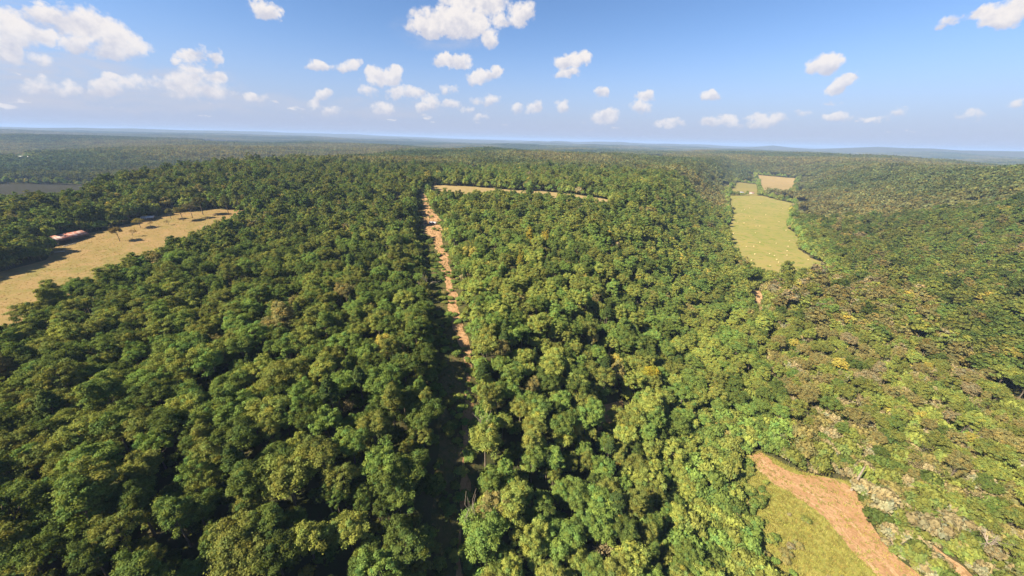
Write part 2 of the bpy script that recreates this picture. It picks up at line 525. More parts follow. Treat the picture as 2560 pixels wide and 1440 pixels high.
def inside(poly, x, y):
    x = np.asarray(x, float); y = np.asarray(y, float)
    res = np.zeros(x.shape, bool)
    n = len(poly)
    lo, hi = poly.min(0), poly.max(0)
    cand = (x >= lo[0]) & (x <= hi[0]) & (y >= lo[1]) & (y <= hi[1])
    if not cand.any():
        return res
    xs, ys = x[cand], y[cand]
    r = np.zeros(xs.shape, bool)
    j = n - 1
    for i in range(n):
        xi, yi = poly[i]; xj, yj = poly[j]
        c = ((yi > ys) != (yj > ys)) & (xs < (xj - xi) * (ys - yi) / (yj - yi + 1e-12) + xi)
        r ^= c
        j = i
    res[cand] = r
    return res


strip('pasture', [(-260, 800), (-120, 730), (0, 680), (115, 650), (150, 600), (222, 581), (271, 576), (333, 556), (403, 539), (451, 528), (521, 524), (612, 524)],
      [(-260, 1040), (-120, 960), (-20, 890), (70, 822), (160, 770), (262, 738), (310, 695), (395, 668), (448, 636), (510, 612), (570, 586), (628, 552)], M_past, .10, ragged=3.0)
strip('valley_field', [(1776, 480), (1800, 487), (1818, 497), (1820, 537), (1820, 565), (1810, 576), (1822, 620), (1836, 645), (1846, 660), (1870, 690), (1890, 706)],
      [(1905, 489), (1945, 500), (1985, 509), (1977, 532), (1971, 574), (1986, 582), (2000, 603), (1998, 624), (2022, 643), (2056, 655), (2062, 700)], M_valley, .12, step=4, ragged=5.5)
strip('dry_field', [(1890, 437), (1896, 455), (1898, 478)], [(1992, 444), (1988, 466), (1972, 488)], M_dry, .12, step=6, ragged=10)
strip('green_field', [(1842, 454), (1830, 468), (1816, 486)], [(1893, 461), (1896, 474), (1898, 490)], M_green, .12, step=6, ragged=8)
strip('plateau_field', [(1078, 462), (1168, 466), (1279, 475), (1362, 479), (1442, 487), (1525, 500)],
      [(1066, 500), (1168, 508), (1230, 500), (1279, 504), (1362, 508), (1442, 515), (1530, 528)], M_dry, .10, step=5)
strip('ridge_glade', [(1160, 424), (1215, 427)], [(1160, 436), (1215, 438)], M_dry, .12, step=8)
strip('yard', [(930, 512), (1010, 508)], [(930, 528), (1010, 526)], M_past, .10, step=5)
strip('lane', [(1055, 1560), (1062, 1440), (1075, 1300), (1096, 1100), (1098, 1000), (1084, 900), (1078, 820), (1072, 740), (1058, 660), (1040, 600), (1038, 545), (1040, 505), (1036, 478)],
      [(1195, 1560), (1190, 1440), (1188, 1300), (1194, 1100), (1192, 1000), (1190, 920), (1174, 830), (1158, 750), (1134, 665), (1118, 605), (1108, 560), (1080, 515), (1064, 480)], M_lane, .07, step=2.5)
strip('dirt_track', [(1140, 1520), (1138, 1420), (1142, 1300), (1150, 1180), (1160, 1060), (1166, 980), (1165, 925), (1150, 870), (1130, 800), (1120, 760), (1113, 720), (1101, 660), (1086, 610), (1060, 585), (1056, 545), (1058, 510), (1050, 485)],
      [(1168, 1520), (1164, 1420), (1164, 1300), (1172, 1180), (1180, 1060), (1182, 980), (1184, 915), (1174, 868), (1162, 815), (1148, 765), (1136, 715), (1121, 655), (1109, 610), (1103, 575), (1098, 545), (1074, 512), (1062, 485)], M_dirt, .12, step=1.6, ragged=2.8, clear=False)
strip('meadow', [(1835, 1150), (1830, 1195), (1845, 1250), (1855, 1310), (1875, 1380), (1920, 1440), (1960, 1500), (2000, 1560)],
      [(1895, 1128), (2000, 1180), (2130, 1205), (2165, 1285), (2200, 1350), (2245, 1400), (2300, 1440), (2440, 1560)], M_meadow, .06, step=1.6)
strip('dirt_road', [(1872, 1140), (1893, 1172), (1935, 1212), (2010, 1255), (2065, 1292), (2095, 1340), (2135, 1390), (2185, 1440), (2270, 1520)],
      [(1900, 1132), (1935, 1158), (1990, 1186), (2085, 1198), (2142, 1228), (2166, 1288), (2200, 1348), (2240, 1395), (2292, 1440), (2380, 1520)], M_dirt, .10, step=1.0, ragged=2.2, clear=False)
RL = [(1885, 1158), (1930, 1198), (2000, 1238), (2075, 1280), (2118, 1330), (2158, 1385), (2205, 1440), (2300, 1540)]
for k_, (o1, o2) in enumerate(((-7, -2), (16, 21))):
    a_ = [(x_ + o1 * (1 + .6 * n_ / 7), y_ - o1 * .35) for n_, (x_, y_) in enumerate(RL)]
    b_ = [(x_ + o2 * (1 + .6 * n_ / 7), y_ - o2 * .35) for n_, (x_, y_) in enumerate(RL)]
    strip('wheel_rut', a_, b_, M_track, .13 + .01 * k_, step=1.0, ragged=1.0, clear=False)
strip('dirt_bank', [(2285, 1352), (2318, 1400), (2355, 1445), (2420, 1530)], [(2310, 1346), (2372, 1392), (2425, 1435), (2520, 1520)], M_track, .10, step=1.2, ragged=2.2)
strip('dirt_clearing', [(1500, 1012), (1556, 1000)], [(1494, 1075), (1562, 1066)], M_dirt, .10, step=1.6)
strip('gravel_bar', [(1872, 732), (1904, 726)], [(1872, 800), (1910, 790)], M_track, .10, step=2)
strip('far_field', [(512, 352), (600, 354)], [(512, 357), (600, 358)], M_dry, 1.0, step=30, ragged=8)
strip('far_glade', [(1625, 389), (1655, 392)], [(1625, 395), (1655, 398)], M_dry, .3, step=12, ragged=4)
strip('house_glade', [(38, 392), (92, 394)], [(38, 404), (92, 405)], M_green, .3, step=12, ragged=4)
strip('side_valley_field', [(-60, 460), (60, 460), (150, 462), (262, 464)], [(-60, 530), (60, 522), (150, 512), (262, 500)], M_cloud_shaded, .15, step=10)

b0, b1 = at(150, 614), at(224, 593)
_bu = (b1 - b0) / np.hypot(*(b1 - b0)); _bn = np.array((-_bu[1], _bu[0])); _bl = np.hypot(*(b1 - b0))
REGIONS.append(('barn_yard', np.array([b0 - _bu * 9 - _bn * 6, b1 + _bu * 7 - _bn * 6, b1 + _bu * 7 + _bn * _bl * .56, b0 - _bu * 9 + _bn * _bl * .56])))


def is_clear(x, y, names=None):
    r = np.zeros(np.shape(x), bool)
    for nme, poly in REGIONS:
        if names is None or nme in names:
            r |= inside(poly, x, y)
    return r


# ------------------------------------------------------------------ trees: shapes
def leaf_quads(centers, normals, size, rs, aspect=1.35):
    n = len(centers)
    nr = normals / np.maximum(np.linalg.norm(normals, axis=1), 1e-6)[:, None]
    a = rs.normal(size=(n, 3))
    t1 = np.cross(nr, a); t1 /= np.maximum(np.linalg.norm(t1, axis=1), 1e-6)[:, None]
    t2 = np.cross(nr, t1)
    s = (size * rs.uniform(.65, 1.35, n))[:, None]
    w = s / aspect
    bend = nr * s * rs.uniform(-.25, .25, n)[:, None]
    v = np.stack((centers + t1 * s + bend, centers + t2 * w, centers - t1 * s + bend, centers - t2 * w), 1).reshape(-1, 3)
    f = np.arange(4 * n).reshape(-1, 4)
    return v, f


def crown_geo(rs, R, H, zc, rz, n_lobes, per, leaf, lobe=(.22, .34), top=0.0, kind='round', fill=.5):
    """Leaves of a crown: small faces spread over many uneven lobes through the crown's volume."""
    dirs = rs.normal(size=(n_lobes, 3))
    dirs /= np.linalg.norm(dirs, axis=1)[:, None]
    dirs[:, 2] = np.where(dirs[:, 2] < -.35, -dirs[:, 2] * .6, dirs[:, 2])
    rad = rs.uniform(fill, 1.0, n_lobes) ** .6
    az_ = np.arctan2(dirs[:, 1], dirs[:, 0])
    ph = rs.uniform(0, 6.28, 3)
    wob = 1 + .17 * np.sin(2 * az_ + ph[0]) + .13 * np.sin(3 * az_ + ph[1]) + .10 * np.sin(5 * az_ + ph[2])
    c = dirs * rad[:, None] * np.array((R, R, rz)) * wob[:, None]
    if kind == 'cone':
        zt = (c[:, 2] / rz + 1) / 2
        c[:, :2] *= (1.15 - zt)[:, None]
    c[:, 2] += zc
    lr = rs.uniform(*lobe, n_lobes) * R
    C, N, LV = [], [], []
    for i in range(n_lobes):
        m = int(per * rs.uniform(.7, 1.3))
        d = rs.normal(size=(m, 3)); d /= np.linalg.norm(d, axis=1)[:, None]
        d[:, 2] = np.where(d[:, 2] < -.3, np.abs(d[:, 2]), d[:, 2])
        pr = lr[i] * np.where(rs.random(m) < .08, rs.uniform(1.1, 1.6, m), rs.uniform(.6, 1.12, m))[:, None]
        C.append(c[i] + d * pr * np.array((1.1, 1.1, .8)))
        N.append(d + rs.normal(size=(m, 3)) * .45 + np.array((0, 0, .25)))
        hue = rs.normal(0, .085)
        b = rs.uniform(.82, 1.18) * rs.uniform(.75, 1.25, m)
        LV.append(np.stack((b * (1 + hue), b, b * (1 - hue)), -1))
    C, N, LV = map(np.concatenate, (C, N, LV))
    v, f = leaf_quads(C, N, leaf, rs)
    return v, f, LV, c


def crown_mesh(name, parts, mat):
    v = np.concatenate([p[0] for p in parts])
    off = np.cumsum([0] + [len(p[0]) for p in parts[:-1]])
    f = np.concatenate([p[1] + o for p, o in zip(parts, off)])
    lv = np.concatenate([p[2] for p in parts])
    me = mesh_from(name, v, f)
    at_ = me.attributes.new('leafv', 'FLOAT_COLOR', 'POINT')
    at_.data.foreach_set('color', np.repeat(np.c_[lv, np.ones(len(lv))], 4, axis=0).astype(np.float32).ravel())
    me.materials.append(mat)
    return me


def tube(path, radii, sides=6):
    """Tapered tube through points; returns verts, quads."""
    path = np.asarray(path, float); n = len(path)
    V, F = [], []
    for i in range(n):
        d = path[min(i + 1, n - 1)] - path[max(i - 1, 0)]
        d /= np.linalg.norm(d) + 1e-9
        a = np.cross(d, (1, .13, .05)) if abs(d[0]) < .9 else np.cross(d, (0, 1, 0))
        a /= np.linalg.norm(a); b = np.cross(d, a)
        for k in range(sides):
            an = 2 * math.pi * k / sides
            V.append(path[i] + radii[i] * (a * math.cos(an) + b * math.sin(an)))
    for i in range(n - 1):
        for k in range(sides):
            k2 = (k + 1) % sides
            F.append((i * sides + k, i * sides + k2, (i + 1) * sides + k2, (i + 1) * sides + k))
    return np.array(V), np.array(F)


def join(parts):
    off = np.cumsum([0] + [len(p[0]) for p in parts[:-1]])
    return np.concatenate([p[0] for p in parts]), np.concatenate([p[1] + o for p, o in zip(parts, off)])


def trunk_geo(rs, H, zc, tips, r0=.32, n=8):
    lean = rs.normal(0, .25, 2)
    top = np.array((lean[0], lean[1], zc + .1 * H))
    path = [np.array((0, 0, -.8)), np.array((0, 0, .0)), np.array((lean[0] * .3, lean[1] * .2, zc * .45)), np.array((lean[0] * .7, lean[1] * .7, zc * .8)), top]
    parts = [tube(path, [r0 * 1.5, r0 * 1.15, r0 * .8, r0 * .55, r0 * .25], 7)]
    pick = rs.choice(len(tips), min(n, len(tips)), replace=False)
    for i in pick:
        e = tips[i]
        s = path[2] + (top - path[2]) * rs.uniform(.05, .7)
        mid = s * .45 + e * .55 + np.array((0, 0, -.4))
        parts.append(tube([s, mid, e], [r0 * .34, r0 * .22, r0 * .08], 5))
    return join(parts)


def bare_geo(rs, H, spread=1.0, depth=4, r0=.28, lean=.05, first=.35):
    """Trunk and branching of a leafless tree."""
    parts, tips = [], []

    def grow(p, d, ln, r, lv):
        d = d / np.linalg.norm(d)
        k1 = p + d * ln * .5 + rs.normal(0, .05 * ln, 3)
        k2 = p + d * ln + rs.normal(0, .06 * ln, 3)
        parts.append(tube([p, k1, k2], [r, r * .82, r * .62], 5 if lv else 7))
        if lv >= depth:
            tips.append(k2); return
        for _ in range(rs.integers(2, 4) if lv else rs.integers(3, 5)):
            nd = d * .75 + rs.normal(0, .55 * spread, 3) + np.array((0, 0, .22))
            st = p + (k2 - p) * rs.uniform(.55, 1.0)
            grow(st, nd, ln * rs.uniform(.55, .78), r * rs.uniform(.42, .6), lv + 1)

    grow(np.array((0., 0., -.5)), np.array((rs.normal(0, lean), rs.normal(0, lean), 1.)), H * first, r0, 0)
    return join(parts), np.array(tips)


rs = np.random.default_rng(5)
PROTO = []       # each: dict(crown, trunk, H, R, kind)
SPEC = [
    # kind, R, H, zc, rz, lobes, per, leaf, lobe range, fill
    ('round', 5.0, 19, 13.2, 5.2, 120, 104, .21, (.12, .27), .45),
    ('round', 5.6, 20, 13.6, 5.4, 140, 98, .21, (.11, .24), .45),
    ('broad', 6.4, 19, 13.0, 4.6, 160, 96, .215, (.09, .22), .5),
    ('tall', 3.8, 22, 14.5, 7.0, 112, 108, .20, (.15, .32), .5),
    ('tall', 4.3, 21, 14.0, 6.2, 116, 108, .20, (.14, .30), .45),
    ('open', 5.2, 20, 13.4, 5.8, 84, 100, .195, (.10, .25), .65),
    ('open', 4.6, 20, 13.8, 6.0, 78, 100, .195, (.11, .26), .65),
    ('round', 4.5, 18, 12.4, 5.0, 128, 96, .20, (.10, .25), .4),
]
for i, (kd, R, H, zc, rz, nl, per, leaf, lb, fl) in enumerate(SPEC):
    v, f, lv, tips = crown_geo(rs, R, H, zc, rz, nl, per, leaf, lb, fill=fl)
    cm = crown_mesh(f'crown_{kd}', [(v, f, lv)], M_leaf)
    tv, tf = trunk_geo(rs, H, zc, tips)
    tm = mesh_from(f'trunk_{kd}', tv, tf, True); tm.materials.append(M_bark)
    PROTO.append(dict(crown=cm, trunk=tm, H=zc + rz, R=R, kind=kd, zc=zc))
NB = len(PROTO)
# pine
v, f, lv, tips = crown_geo(rs, 3.2, 22, 14.5, 7.0, 70, 100, .27, (.2, .34), kind='cone', fill=.5)
tv, tf = trunk_geo(rs, 22, 17, tips, .26, 14)
tm = mesh_from('trunk_pine', tv, tf, True); tm.materials.append(M_bark)
PROTO.append(dict(crown=crown_mesh('crown_pine', [(v, f, lv)], M_needle), trunk=tm, H=21, R=3.2, kind='pine', zc=14.5))
# thinning trees: many twigs, few leaves
for k in range(2):
    (tv, tf), tips = bare_geo(rs, 17, 1.05, 4, .26)
    n = len(tips) * 9
    c = np.repeat(tips, 9, 0) + rs.normal(0, .55, (n, 3))
    v, f = leaf_quads(c, rs.normal(size=(n, 3)) + (0, 0, .5), .30, rs)
    b = rs.uniform(.7, 1.3, n); lv = np.stack((b, b * .97, b * .95), -1)
    tm = mesh_from('trunk_thin', tv, tf, True); tm.materials.append(M_twig)
    PROTO.append(dict(crown=crown_mesh('crown_thin', [(v, f, lv)], M_leaf), trunk=tm, H=tips[:, 2].max(), R=5.5, kind='thin', zc=12))
# shrub
v, f, lv, tips = crown_geo(rs, 2.0, 3, 1.6, 1.5, 26, 46, .28, (.3, .5), fill=.4)
tv, tf = trunk_geo(rs, 2.5, 1.6, tips, .10, 5)
tm = mesh_from('trunk_shrub', tv, tf, True); tm.materials.append(M_bark)
PROTO.append(dict(crown=crown_mesh('crown_shrub', [(v, f, lv)], M_leaf), trunk=tm, H=3, R=2.0, kind='shrub', zc=1.6))
I_PINE, I_THIN, I_SHRUB = NB, NB + 1, NB + 3

# sources for the mass of the wood (not in the scene themselves)
SRC = bpy.data.collections.new('wood_sources')
src_names = []


def add_source(name, me):
    o = bpy.data.objects.new(f's{len(src_names):02d}_{name}', me)
    SRC.objects.link(o); src_names.append(o.name)
    return len(src_names) - 1


def merged_mesh(p):
    """crown and trunk of a prototype in one mesh with two materials"""
    cm, tm = p['crown'], p['trunk']
    cv = np.empty(len(cm.vertices) * 3, np.float32); cm.vertices.foreach_get('co', cv)
    tv = np.empty(len(tm.vertices) * 3, np.float32); tm.vertices.foreach_get('co', tv)
    cf = np.empty(len(cm.loops), np.int32); cm.loops.foreach_get('vertex_index', cf)
    tf = np.empty(len(tm.loops), np.int32); tm.loops.foreach_get('vertex_index', tf)
    nC = len(cm.vertices)
    me = mesh_from('wood_tree', np.r_[cv, tv].reshape(-1, 3), np.r_[cf, tf + nC].reshape(-1, 4))
    me.materials.append(cm.materials[0]); me.materials.append(tm.materials[0])
    mi = np.r_[np.zeros(len(cf) // 4, np.int32), np.ones(len(tf) // 4, np.int32)]
    me.polygons.foreach_set('material_index', mi)
    ca = np.empty(nC * 4, np.float32); cm.attributes['leafv'].data.foreach_get('color', ca)
    a = me.attributes.new('leafv', 'FLOAT_COLOR', 'POINT')
    a.data.foreach_set('color', np.r_[ca, np.ones(len(tm.vertices) * 4, np.float32)])
    return me


for p in PROTO:
    p['src'] = add_source(p['kind'], merged_mesh(p))
# lighter versions for the middle distance
MID = []
for k, (R, H, zc, rz) in enumerate(((5.0, 19, 12.2, 6.4), (5.8, 19, 12.2, 6.0), (4.0, 21, 12.6, 8.0), (4.6, 18, 11.4, 6.4))):
    v, f, lv, tips = crown_geo(rs, R, H, zc, rz, 54, 30, .60, (.20, .34), fill=.4)
    tv, tf = tube([(0, 0, -.5), (0, 0, 6), (0, 0, zc)], [.3, .24, .12], 5)
    p = dict(crown=crown_mesh('crown_mid', [(v, f, lv)], M_leaf), trunk=mesh_from('trunk_mid', tv, tf))
    p['trunk'].materials.append(M_bark)
    MID.append(add_source('mid', merged_mesh(p)))
# groves for the far country: a patch of tree tops
GROVE, GS = [], 54.0
for k in range(5):
    parts = []
    n = 7
    for a in range(n):
        for b in range(n):
            x = (a + .5 + rs.uniform(-.45, .45)) / n * GS - GS / 2
            y = (b + .5 + rs.uniform(-.45, .45)) / n * GS - GS / 2
            R = rs.uniform(3.4, 5.6); s_ = rs.uniform(.75, 1.15)
            v, f, lv, _ = crown_geo(rs, R, 18, 12.5 * s_, 5.0 * s_, 9, 7, 1.55, (.35, .55), fill=.45)
            v = v + np.array((x, y, 0))
            tt = rs.uniform(.72, 1.3); hue = rs.normal(0, .09)
            lv = lv * np.array((tt * (1 + hue), tt, tt * (1 - hue)))
            parts.append((v, f, lv))
    GROVE.append(add_source('grove', crown_mesh('grove', parts, M_leaf)))

# small tuft of grass
bl_v, bl_f, bl_l = [], [], []
for k in range(14):
    a = rs.uniform(0, 6.28); h = rs.uniform(.35, .8); w = .05; o = rs.normal(0, .16, 2); ln = rs.uniform(.1, .35)
    dx, dy = math.cos(a), math.sin(a)
    b0 = len(bl_v)
    bl_v += [(o[0] - dy * w, o[1] + dx * w, 0), (o[0] + dy * w, o[1] - dx * w, 0), (o[0] + dx * ln + dy * w * .3, o[1] + dy * ln - dx * w * .3, h), (o[0] + dx * ln - dy * w * .3, o[1] + dy * ln + dx * w * .3, h)]
    bl_f.append((b0, b0 + 1, b0 + 2, b0 + 3)); b = rs.uniform(.75, 1.25); bl_l.append((b, b, b))
TUFT = add_source('tuft', crown_mesh('tuft', [(np.array(bl_v), np.array(bl_f), np.array(bl_l))], M_leaf))

# ------------------------------------------------------------------ where the trees stand
LANE = [p for n_, p in REGIONS if n_ == 'lane'][0]
_h = len(LANE) // 2
LANE_C = .5 * (LANE[:_h] + LANE[::-1][:_h])
_o = np.argsort(LANE_C[:, 1]); LANE_C = LANE_C[_o]


def lane_x(y):
    return np.interp(y, LANE_C[:, 1], LANE_C[:, 0])


def palette(x, y, u, v):
    """Leaf colour of the tree at x, y; u, v random numbers. Returns colour and colour class."""
    s, d = valley_sd(x, y)
    P = np.array([(.067, .092, .022),     # 0 mid green
                  (.050, .068, .017),     # 1 dark green
                  (.092, .102, .025),     # 2 olive
                  (.116, .134, .031),     # 3 yellow green
                  (.124, .110, .040),     # 4 brown olive
                  (.195, .172, .040),     # 5 yellow
                  (.150, .128, .068),     # 6 grey brown
                  (.082, .120, .028)])    # 7 bright green
    n1 = fbm2(x, y, 70, 61, 3); n2 = fbm2(x, y, 240, 71, 2)
    west = x < lane_x(y)
    rip = (np.abs(d - 46) < 52 + 26 * (n1 - .5)) & (s < 330) & (s > -140)
    hill = d > 60
    w = np.zeros(np.shape(x) + (8,))
    base_w = np.array((.28, .20, .31, .12, .02, .004, .004, .18))
    base_e = np.array((.22, .09, .26, .22, .02, .009, .004, .24))
    base_r = np.array((.055, .05, .25, .20, .28, .025, .24, .015))
    base_h = np.array((.25, .17, .30, .15, .06, .010, .012, .12))
    w[...] = np.where(rip[..., None], base_r, np.where(hill[..., None], base_h, np.where(west[..., None], base_w, base_e)))
    w[..., 1] *= np.clip(2.2 - 2.4 * n1, .3, 2); w[..., 3] *= np.clip(3.0 * n1 - .4, .3, 2.4); w[..., 4] *= np.clip(3 * n2 - .6, .2, 2)
    cs = np.cumsum(w, -1); cs /= cs[..., -1:]
    idx = (u[..., None] > cs).sum(-1).clip(0, 7)
    lum = np.where(rip, 1.85, np.where(hill, 1.65, np.where(west, 1.75, 2.05)))
    col = P[idx] * (1 + .30 * (v[..., None] - .5)) * lum[..., None]
    return col, idx, rip


NAMES = ['green', 'dark green', 'olive', 'yellow-green', 'brownish olive', 'yellow', 'grey-brown', 'bright green']


def scatter(step, r0, r1, jit=.46, azmax=63):
    n = int(r1 / step) + 1
    i, j = np.meshgrid(np.arange(-n, n + 1), np.arange(-2, n + 1))
    x = (i + rng.uniform(-jit, jit, i.shape) + .5 * (j % 2)) * step
    y = (j + rng.uniform(-jit, jit, i.shape)) * step
    x, y = x.ravel(), y.ravel()
    r = np.hypot(x, y)
    a = np.degrees(np.arctan2(x, y))
    k = (r >= r0) & (r < r1) & ((np.abs(a) < azmax) | (r < 130)) & (y > -18)
    return x[k], y[k], r[k]


def clear_near(x, y, rad):
    bad = is_clear(x, y)
    for k in range(6):
        a = k * math.pi / 3
        bad |= is_clear(x + rad * math.cos(a), y + rad * math.sin(a))
    return bad


PTS = dict(co=[], src=[], rot=[], scl=[], tint=[])


def add_pts(x, y, z, src, rz, sc, tint):
    PTS['co'].append(np.stack((x, y, z), -1)); PTS['src'].append(src)
    PTS['rot'].append(np.stack((0 * x, 0 * x, rz), -1)); PTS['scl'].append(sc); PTS['tint'].append(tint)


# near trees
POLY0 = dict(REGIONS)
x, y, r = scatter(6.6, 12, 330, azmax=78)
k = ~clear_near(x, y, 2.6)
x, y, r = x[k], y[k], r[k]
k = rng.random(len(x)) > .05
x, y, r = x[k], y[k], r[k]
N = len(x)
tint, cls, rip = palette(x, y, rng.random(N), rng.random(N))
kind = rng.choice(NB, N, p=[.17, .15, .14, .12, .12, .12, .10, .08])
pine = (~rip) & (rng.random(N) < .035)
kind[pine] = I_PINE
tint[pine] = np.array((.05, .075, .022)) * rng.uniform(.8, 1.3, (pine.sum(), 1)); cls[pine] = 1
thin = ((cls == 6) & (rng.random(N) < .8)) | (rip & (rng.random(N) < .10))
kind[thin] = I_THIN + rng.integers(0, 2, thin.sum())
sc = (.52 + .64 * rng.random(N) ** 1.5) * (1 + .1 * (fbm2(x, y, 50, 33, 2) - .5))
sc[rip] *= .72
_md = POLY0['meadow'][::3]
near_m = np.min(np.hypot(x[:, None] - _md[None, :, 0], y[:, None] - _md[None, :, 1]), 1)
sc *= .5 + .5 * sstep(6, 38, near_m)
# lower growth beside the upper lane
lx = lane_x(y)
sc[(np.abs(x - lx) < 24) & (x < lx) & (y > 170)] *= .68
sz = (.30 + sc * .60 * rng.uniform(.9, 1.1, N)) * (.42 + .58 * sstep(6, 38, near_m))
rz = rng.uniform(0, 6.28, N)
z = ground_z(x, y)
Hh = np.array([p['H'] for p in PROTO])[kind]; Rr = np.array([p['R'] for p in PROTO])[kind]; Zc = np.array([p['zc'] for p in PROTO])[kind]
px, py, dep = project(x, y, z + Zc * sz)
size = np.where((px > 8) & (px < 2552) & (py > 0) & (py < 1425) & (dep > 0), Rr * sc / np.maximum(dep, 1), 0)
order = np.argsort(-size)
N_SINGLE = 296
single = order[:N_SINGLE]
is_single = np.zeros(N, bool); is_single[single] = True
m = ~is_single
add_pts(x[m], y[m], z[m], np.array([p['src'] for p in PROTO])[kind[m]], rz[m], np.stack((sc[m], sc[m], sz[m]), -1), tint[m])

ORD = 'first second third fourth fifth sixth seventh eighth ninth tenth eleventh twelfth thirteenth fourteenth fifteenth sixteenth seventeenth eighteenth nineteenth'.split()
TENS = {20: 'twent', 30: 'thirt', 40: 'fort', 50: 'fift'}


def ordinal(n):
    if n <= 19:
        return ORD[n - 1]
    t_, u_ = n // 10 * 10, n % 10
    return TENS[t_] + 'ieth' if u_ == 0 else TENS[t_] + 'y-' + ORD[u_ - 1]


SHAPE = {'round': 'round-crowned', 'broad': 'broad-crowned', 'tall': 'tall', 'open': 'ragged', 'pine': 'pointed', 'thin': 'sparse'}
KINDNAME = {'pine': 'pine_tree', 'thin': 'thinning_tree'}
rows = {}
for i in single:
    side = 'barn' if x[i] < lane_x(y[i]) else 'valley'
    row = int((1440 - py[i]) // 78)
    rows.setdefault((side, row), []).append(i)


def tree(name, label, group, loc, rz_, s_xy, s_z, p, tint_, trunk_mat=None):
    e = bpy.data.objects.new(name, None)
    COL.objects.link(e)
    e.location = loc; e.rotation_euler = (0, 0, rz_); e.scale = (s_xy, s_xy, s_z)
    e.empty_display_size = .5
    e['label'] = label; e['category'] = 'tree'
    if group: e['group'] = group
    for part in ('trunk', 'crown'):
        if p.get(part) is None: continue
        o = bpy.data.objects.new(part, p[part]); COL.objects.link(o); o.parent = e
        if part == 'crown':
            o['tint'] = [float(c) for c in tint_]
    return e


for (side, row), ids in rows.items():
    lxp = project(lane_x(y[ids]), y[ids], ground_z(lane_x(y[ids]), y[ids]))[0]
    ids = np.array(ids)[np.argsort(np.abs(px[ids] - lxp))]
    for n_, i in enumerate(ids):
        kd = PROTO[kind[i]]['kind']
        lab = f"{NAMES[cls[i]]} {SHAPE[kd]} tree, {side} side of lane, {ordinal(row + 1)} row from bottom, {ordinal(n_ + 1)} from lane"
        tree(KINDNAME.get(kd, 'broadleaf_tree'), lab, 'trees of the near wood', (x[i], y[i], z[i]), rz[i], sc[i], sz[i], PROTO[kind[i]], tint[i])

# understorey along the edges and in gaps
x, y, r = scatter(6.0, 12, 260, azmax=78)
k = ~clear_near(x, y, .8)
x, y, r = x[k], y[k], r[k]
N = len(x)
tint, cls, rip = palette(x, y, rng.random(N), rng.random(N))
s_ = rng.uniform(.6, 1.5, N)
add_pts(x, y, ground_z(x, y), np.full(N, PROTO[I_SHRUB]['src']), rng.uniform(0, 6.28, N), np.stack((s_, s_, s_ * 1.2), -1), tint * .9)

# brushy growth of the valley bottom and skirts of the wood along every opening
x, y, r = scatter(4.2, 60, 420, azmax=78)
k = ~clear_near(x, y, 1.0)
x, y = x[k], y[k]
tint, cls, rip = palette(x, y, rng.random(len(x)), rng.random(len(x)))
nm_ = np.min(np.hypot(x[:, None] - _md[None, :, 0], y[:, None] - _md[None, :, 1]), 1)
k = (rip | (nm_ < 45)) & (rng.random(len(x)) < .85)
x, y, tint = x[k], y[k], tint[k]
N = len(x)
s_ = rng.uniform(.9, 2.1, N)
add_pts(x, y, ground_z(x, y), np.full(N, PROTO[I_SHRUB]['src']), rng.uniform(0, 6.28, N), np.stack((s_, s_, s_ * rng.uniform(.9, 1.6, N)), -1), tint)
for nme, poly in REGIONS:
    if nme in ('far_field', 'far_glade', 'barn_yard'): continue
    pl = np.r_[poly, poly[:1]]
    ln = np.hypot(*np.diff(pl, axis=0).T).sum()
    q = resample(pl, int(ln / 1.7))
    q = q + rng.normal(0, 3.4, q.shape)
    q = q[~clear_near(q[:, 0], q[:, 1], .9)]
    N = len(q)
    if N < 3: continue
    tint, cls, rip = palette(q[:, 0], q[:, 1], rng.random(N), rng.random(N))
    s_ = rng.uniform(.6, 1.5, N) * (1.0 + .7 * sstep(250, 420, np.hypot(q[:, 0], q[:, 1])))
    add_pts(q[:, 0], q[:, 1], ground_z(q[:, 0], q[:, 1]), np.full(N, PROTO[I_SHRUB]['src']), rng.uniform(0, 6.28, N), np.stack((s_, s_, s_ * rng.uniform(1.1, 2.2, N)), -1), tint)

# middle distance
x, y, r = scatter(6.9, 330, 900)
k = ~clear_near(x, y, 3.2)
x, y, r = x[k], y[k], r[k]
N = len(x)
tint, cls, rip = palette(x, y, rng.random(N), rng.random(N))
s_ = rng.uniform(.52, 1.05, N); s2 = .28 + .58 * s_ * rng.uniform(.85, 1.15, N)
tallm = rng.random(N) < .10
s_ = np.where(tallm, s_ * 1.25, s_); s2 = np.where(tallm, s2 * 1.38, s2); tint[tallm] *= .8
mi = np.array(MID)[rng.integers(0, len(MID), N)]
_s, _d = valley_sd(x, y)
add_pts(x, y, ground_z(x, y), mi, rng.uniform(0, 6.28, N), np.stack((s_, s_, s2), -1), tint * .85)

# far country
x, y, r = scatter(47.0, 890, 9000, jit=.12, azmax=60)
k = ~clear_near(x, y, 30)
x, y, r = x[k], y[k], r[k]
N = len(x)
n1 = fbm2(x, y, 500, 81, 4)
a_ = np.array((.074, .09, .03)); b_ = np.array((.118, .112, .042)); c_ = np.array((.046, .068, .028))
tint = a_ + (b_ - a_) * sstep(.45, .7, n1)[:, None] + (c_ - a_) * sstep(.5, .3, n1)[:, None]
tint = tint * rng.uniform(.82, 1.2, (N, 1)) * 1.3
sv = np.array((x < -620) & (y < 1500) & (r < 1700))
tint[sv] *= .75  # side-valley groves: cloud shade painted in as a darker tint
s_ = rng.uniform(.95, 1.1, N)
add_pts(x, y, ground_z(x, y) - .5, np.array(GROVE)[rng.integers(0, len(GROVE), N)], rng.integers(0, 4, N) * math.pi / 2, np.stack((s_, s_, rng.uniform(.8, 1.15, N)), -1), tint)
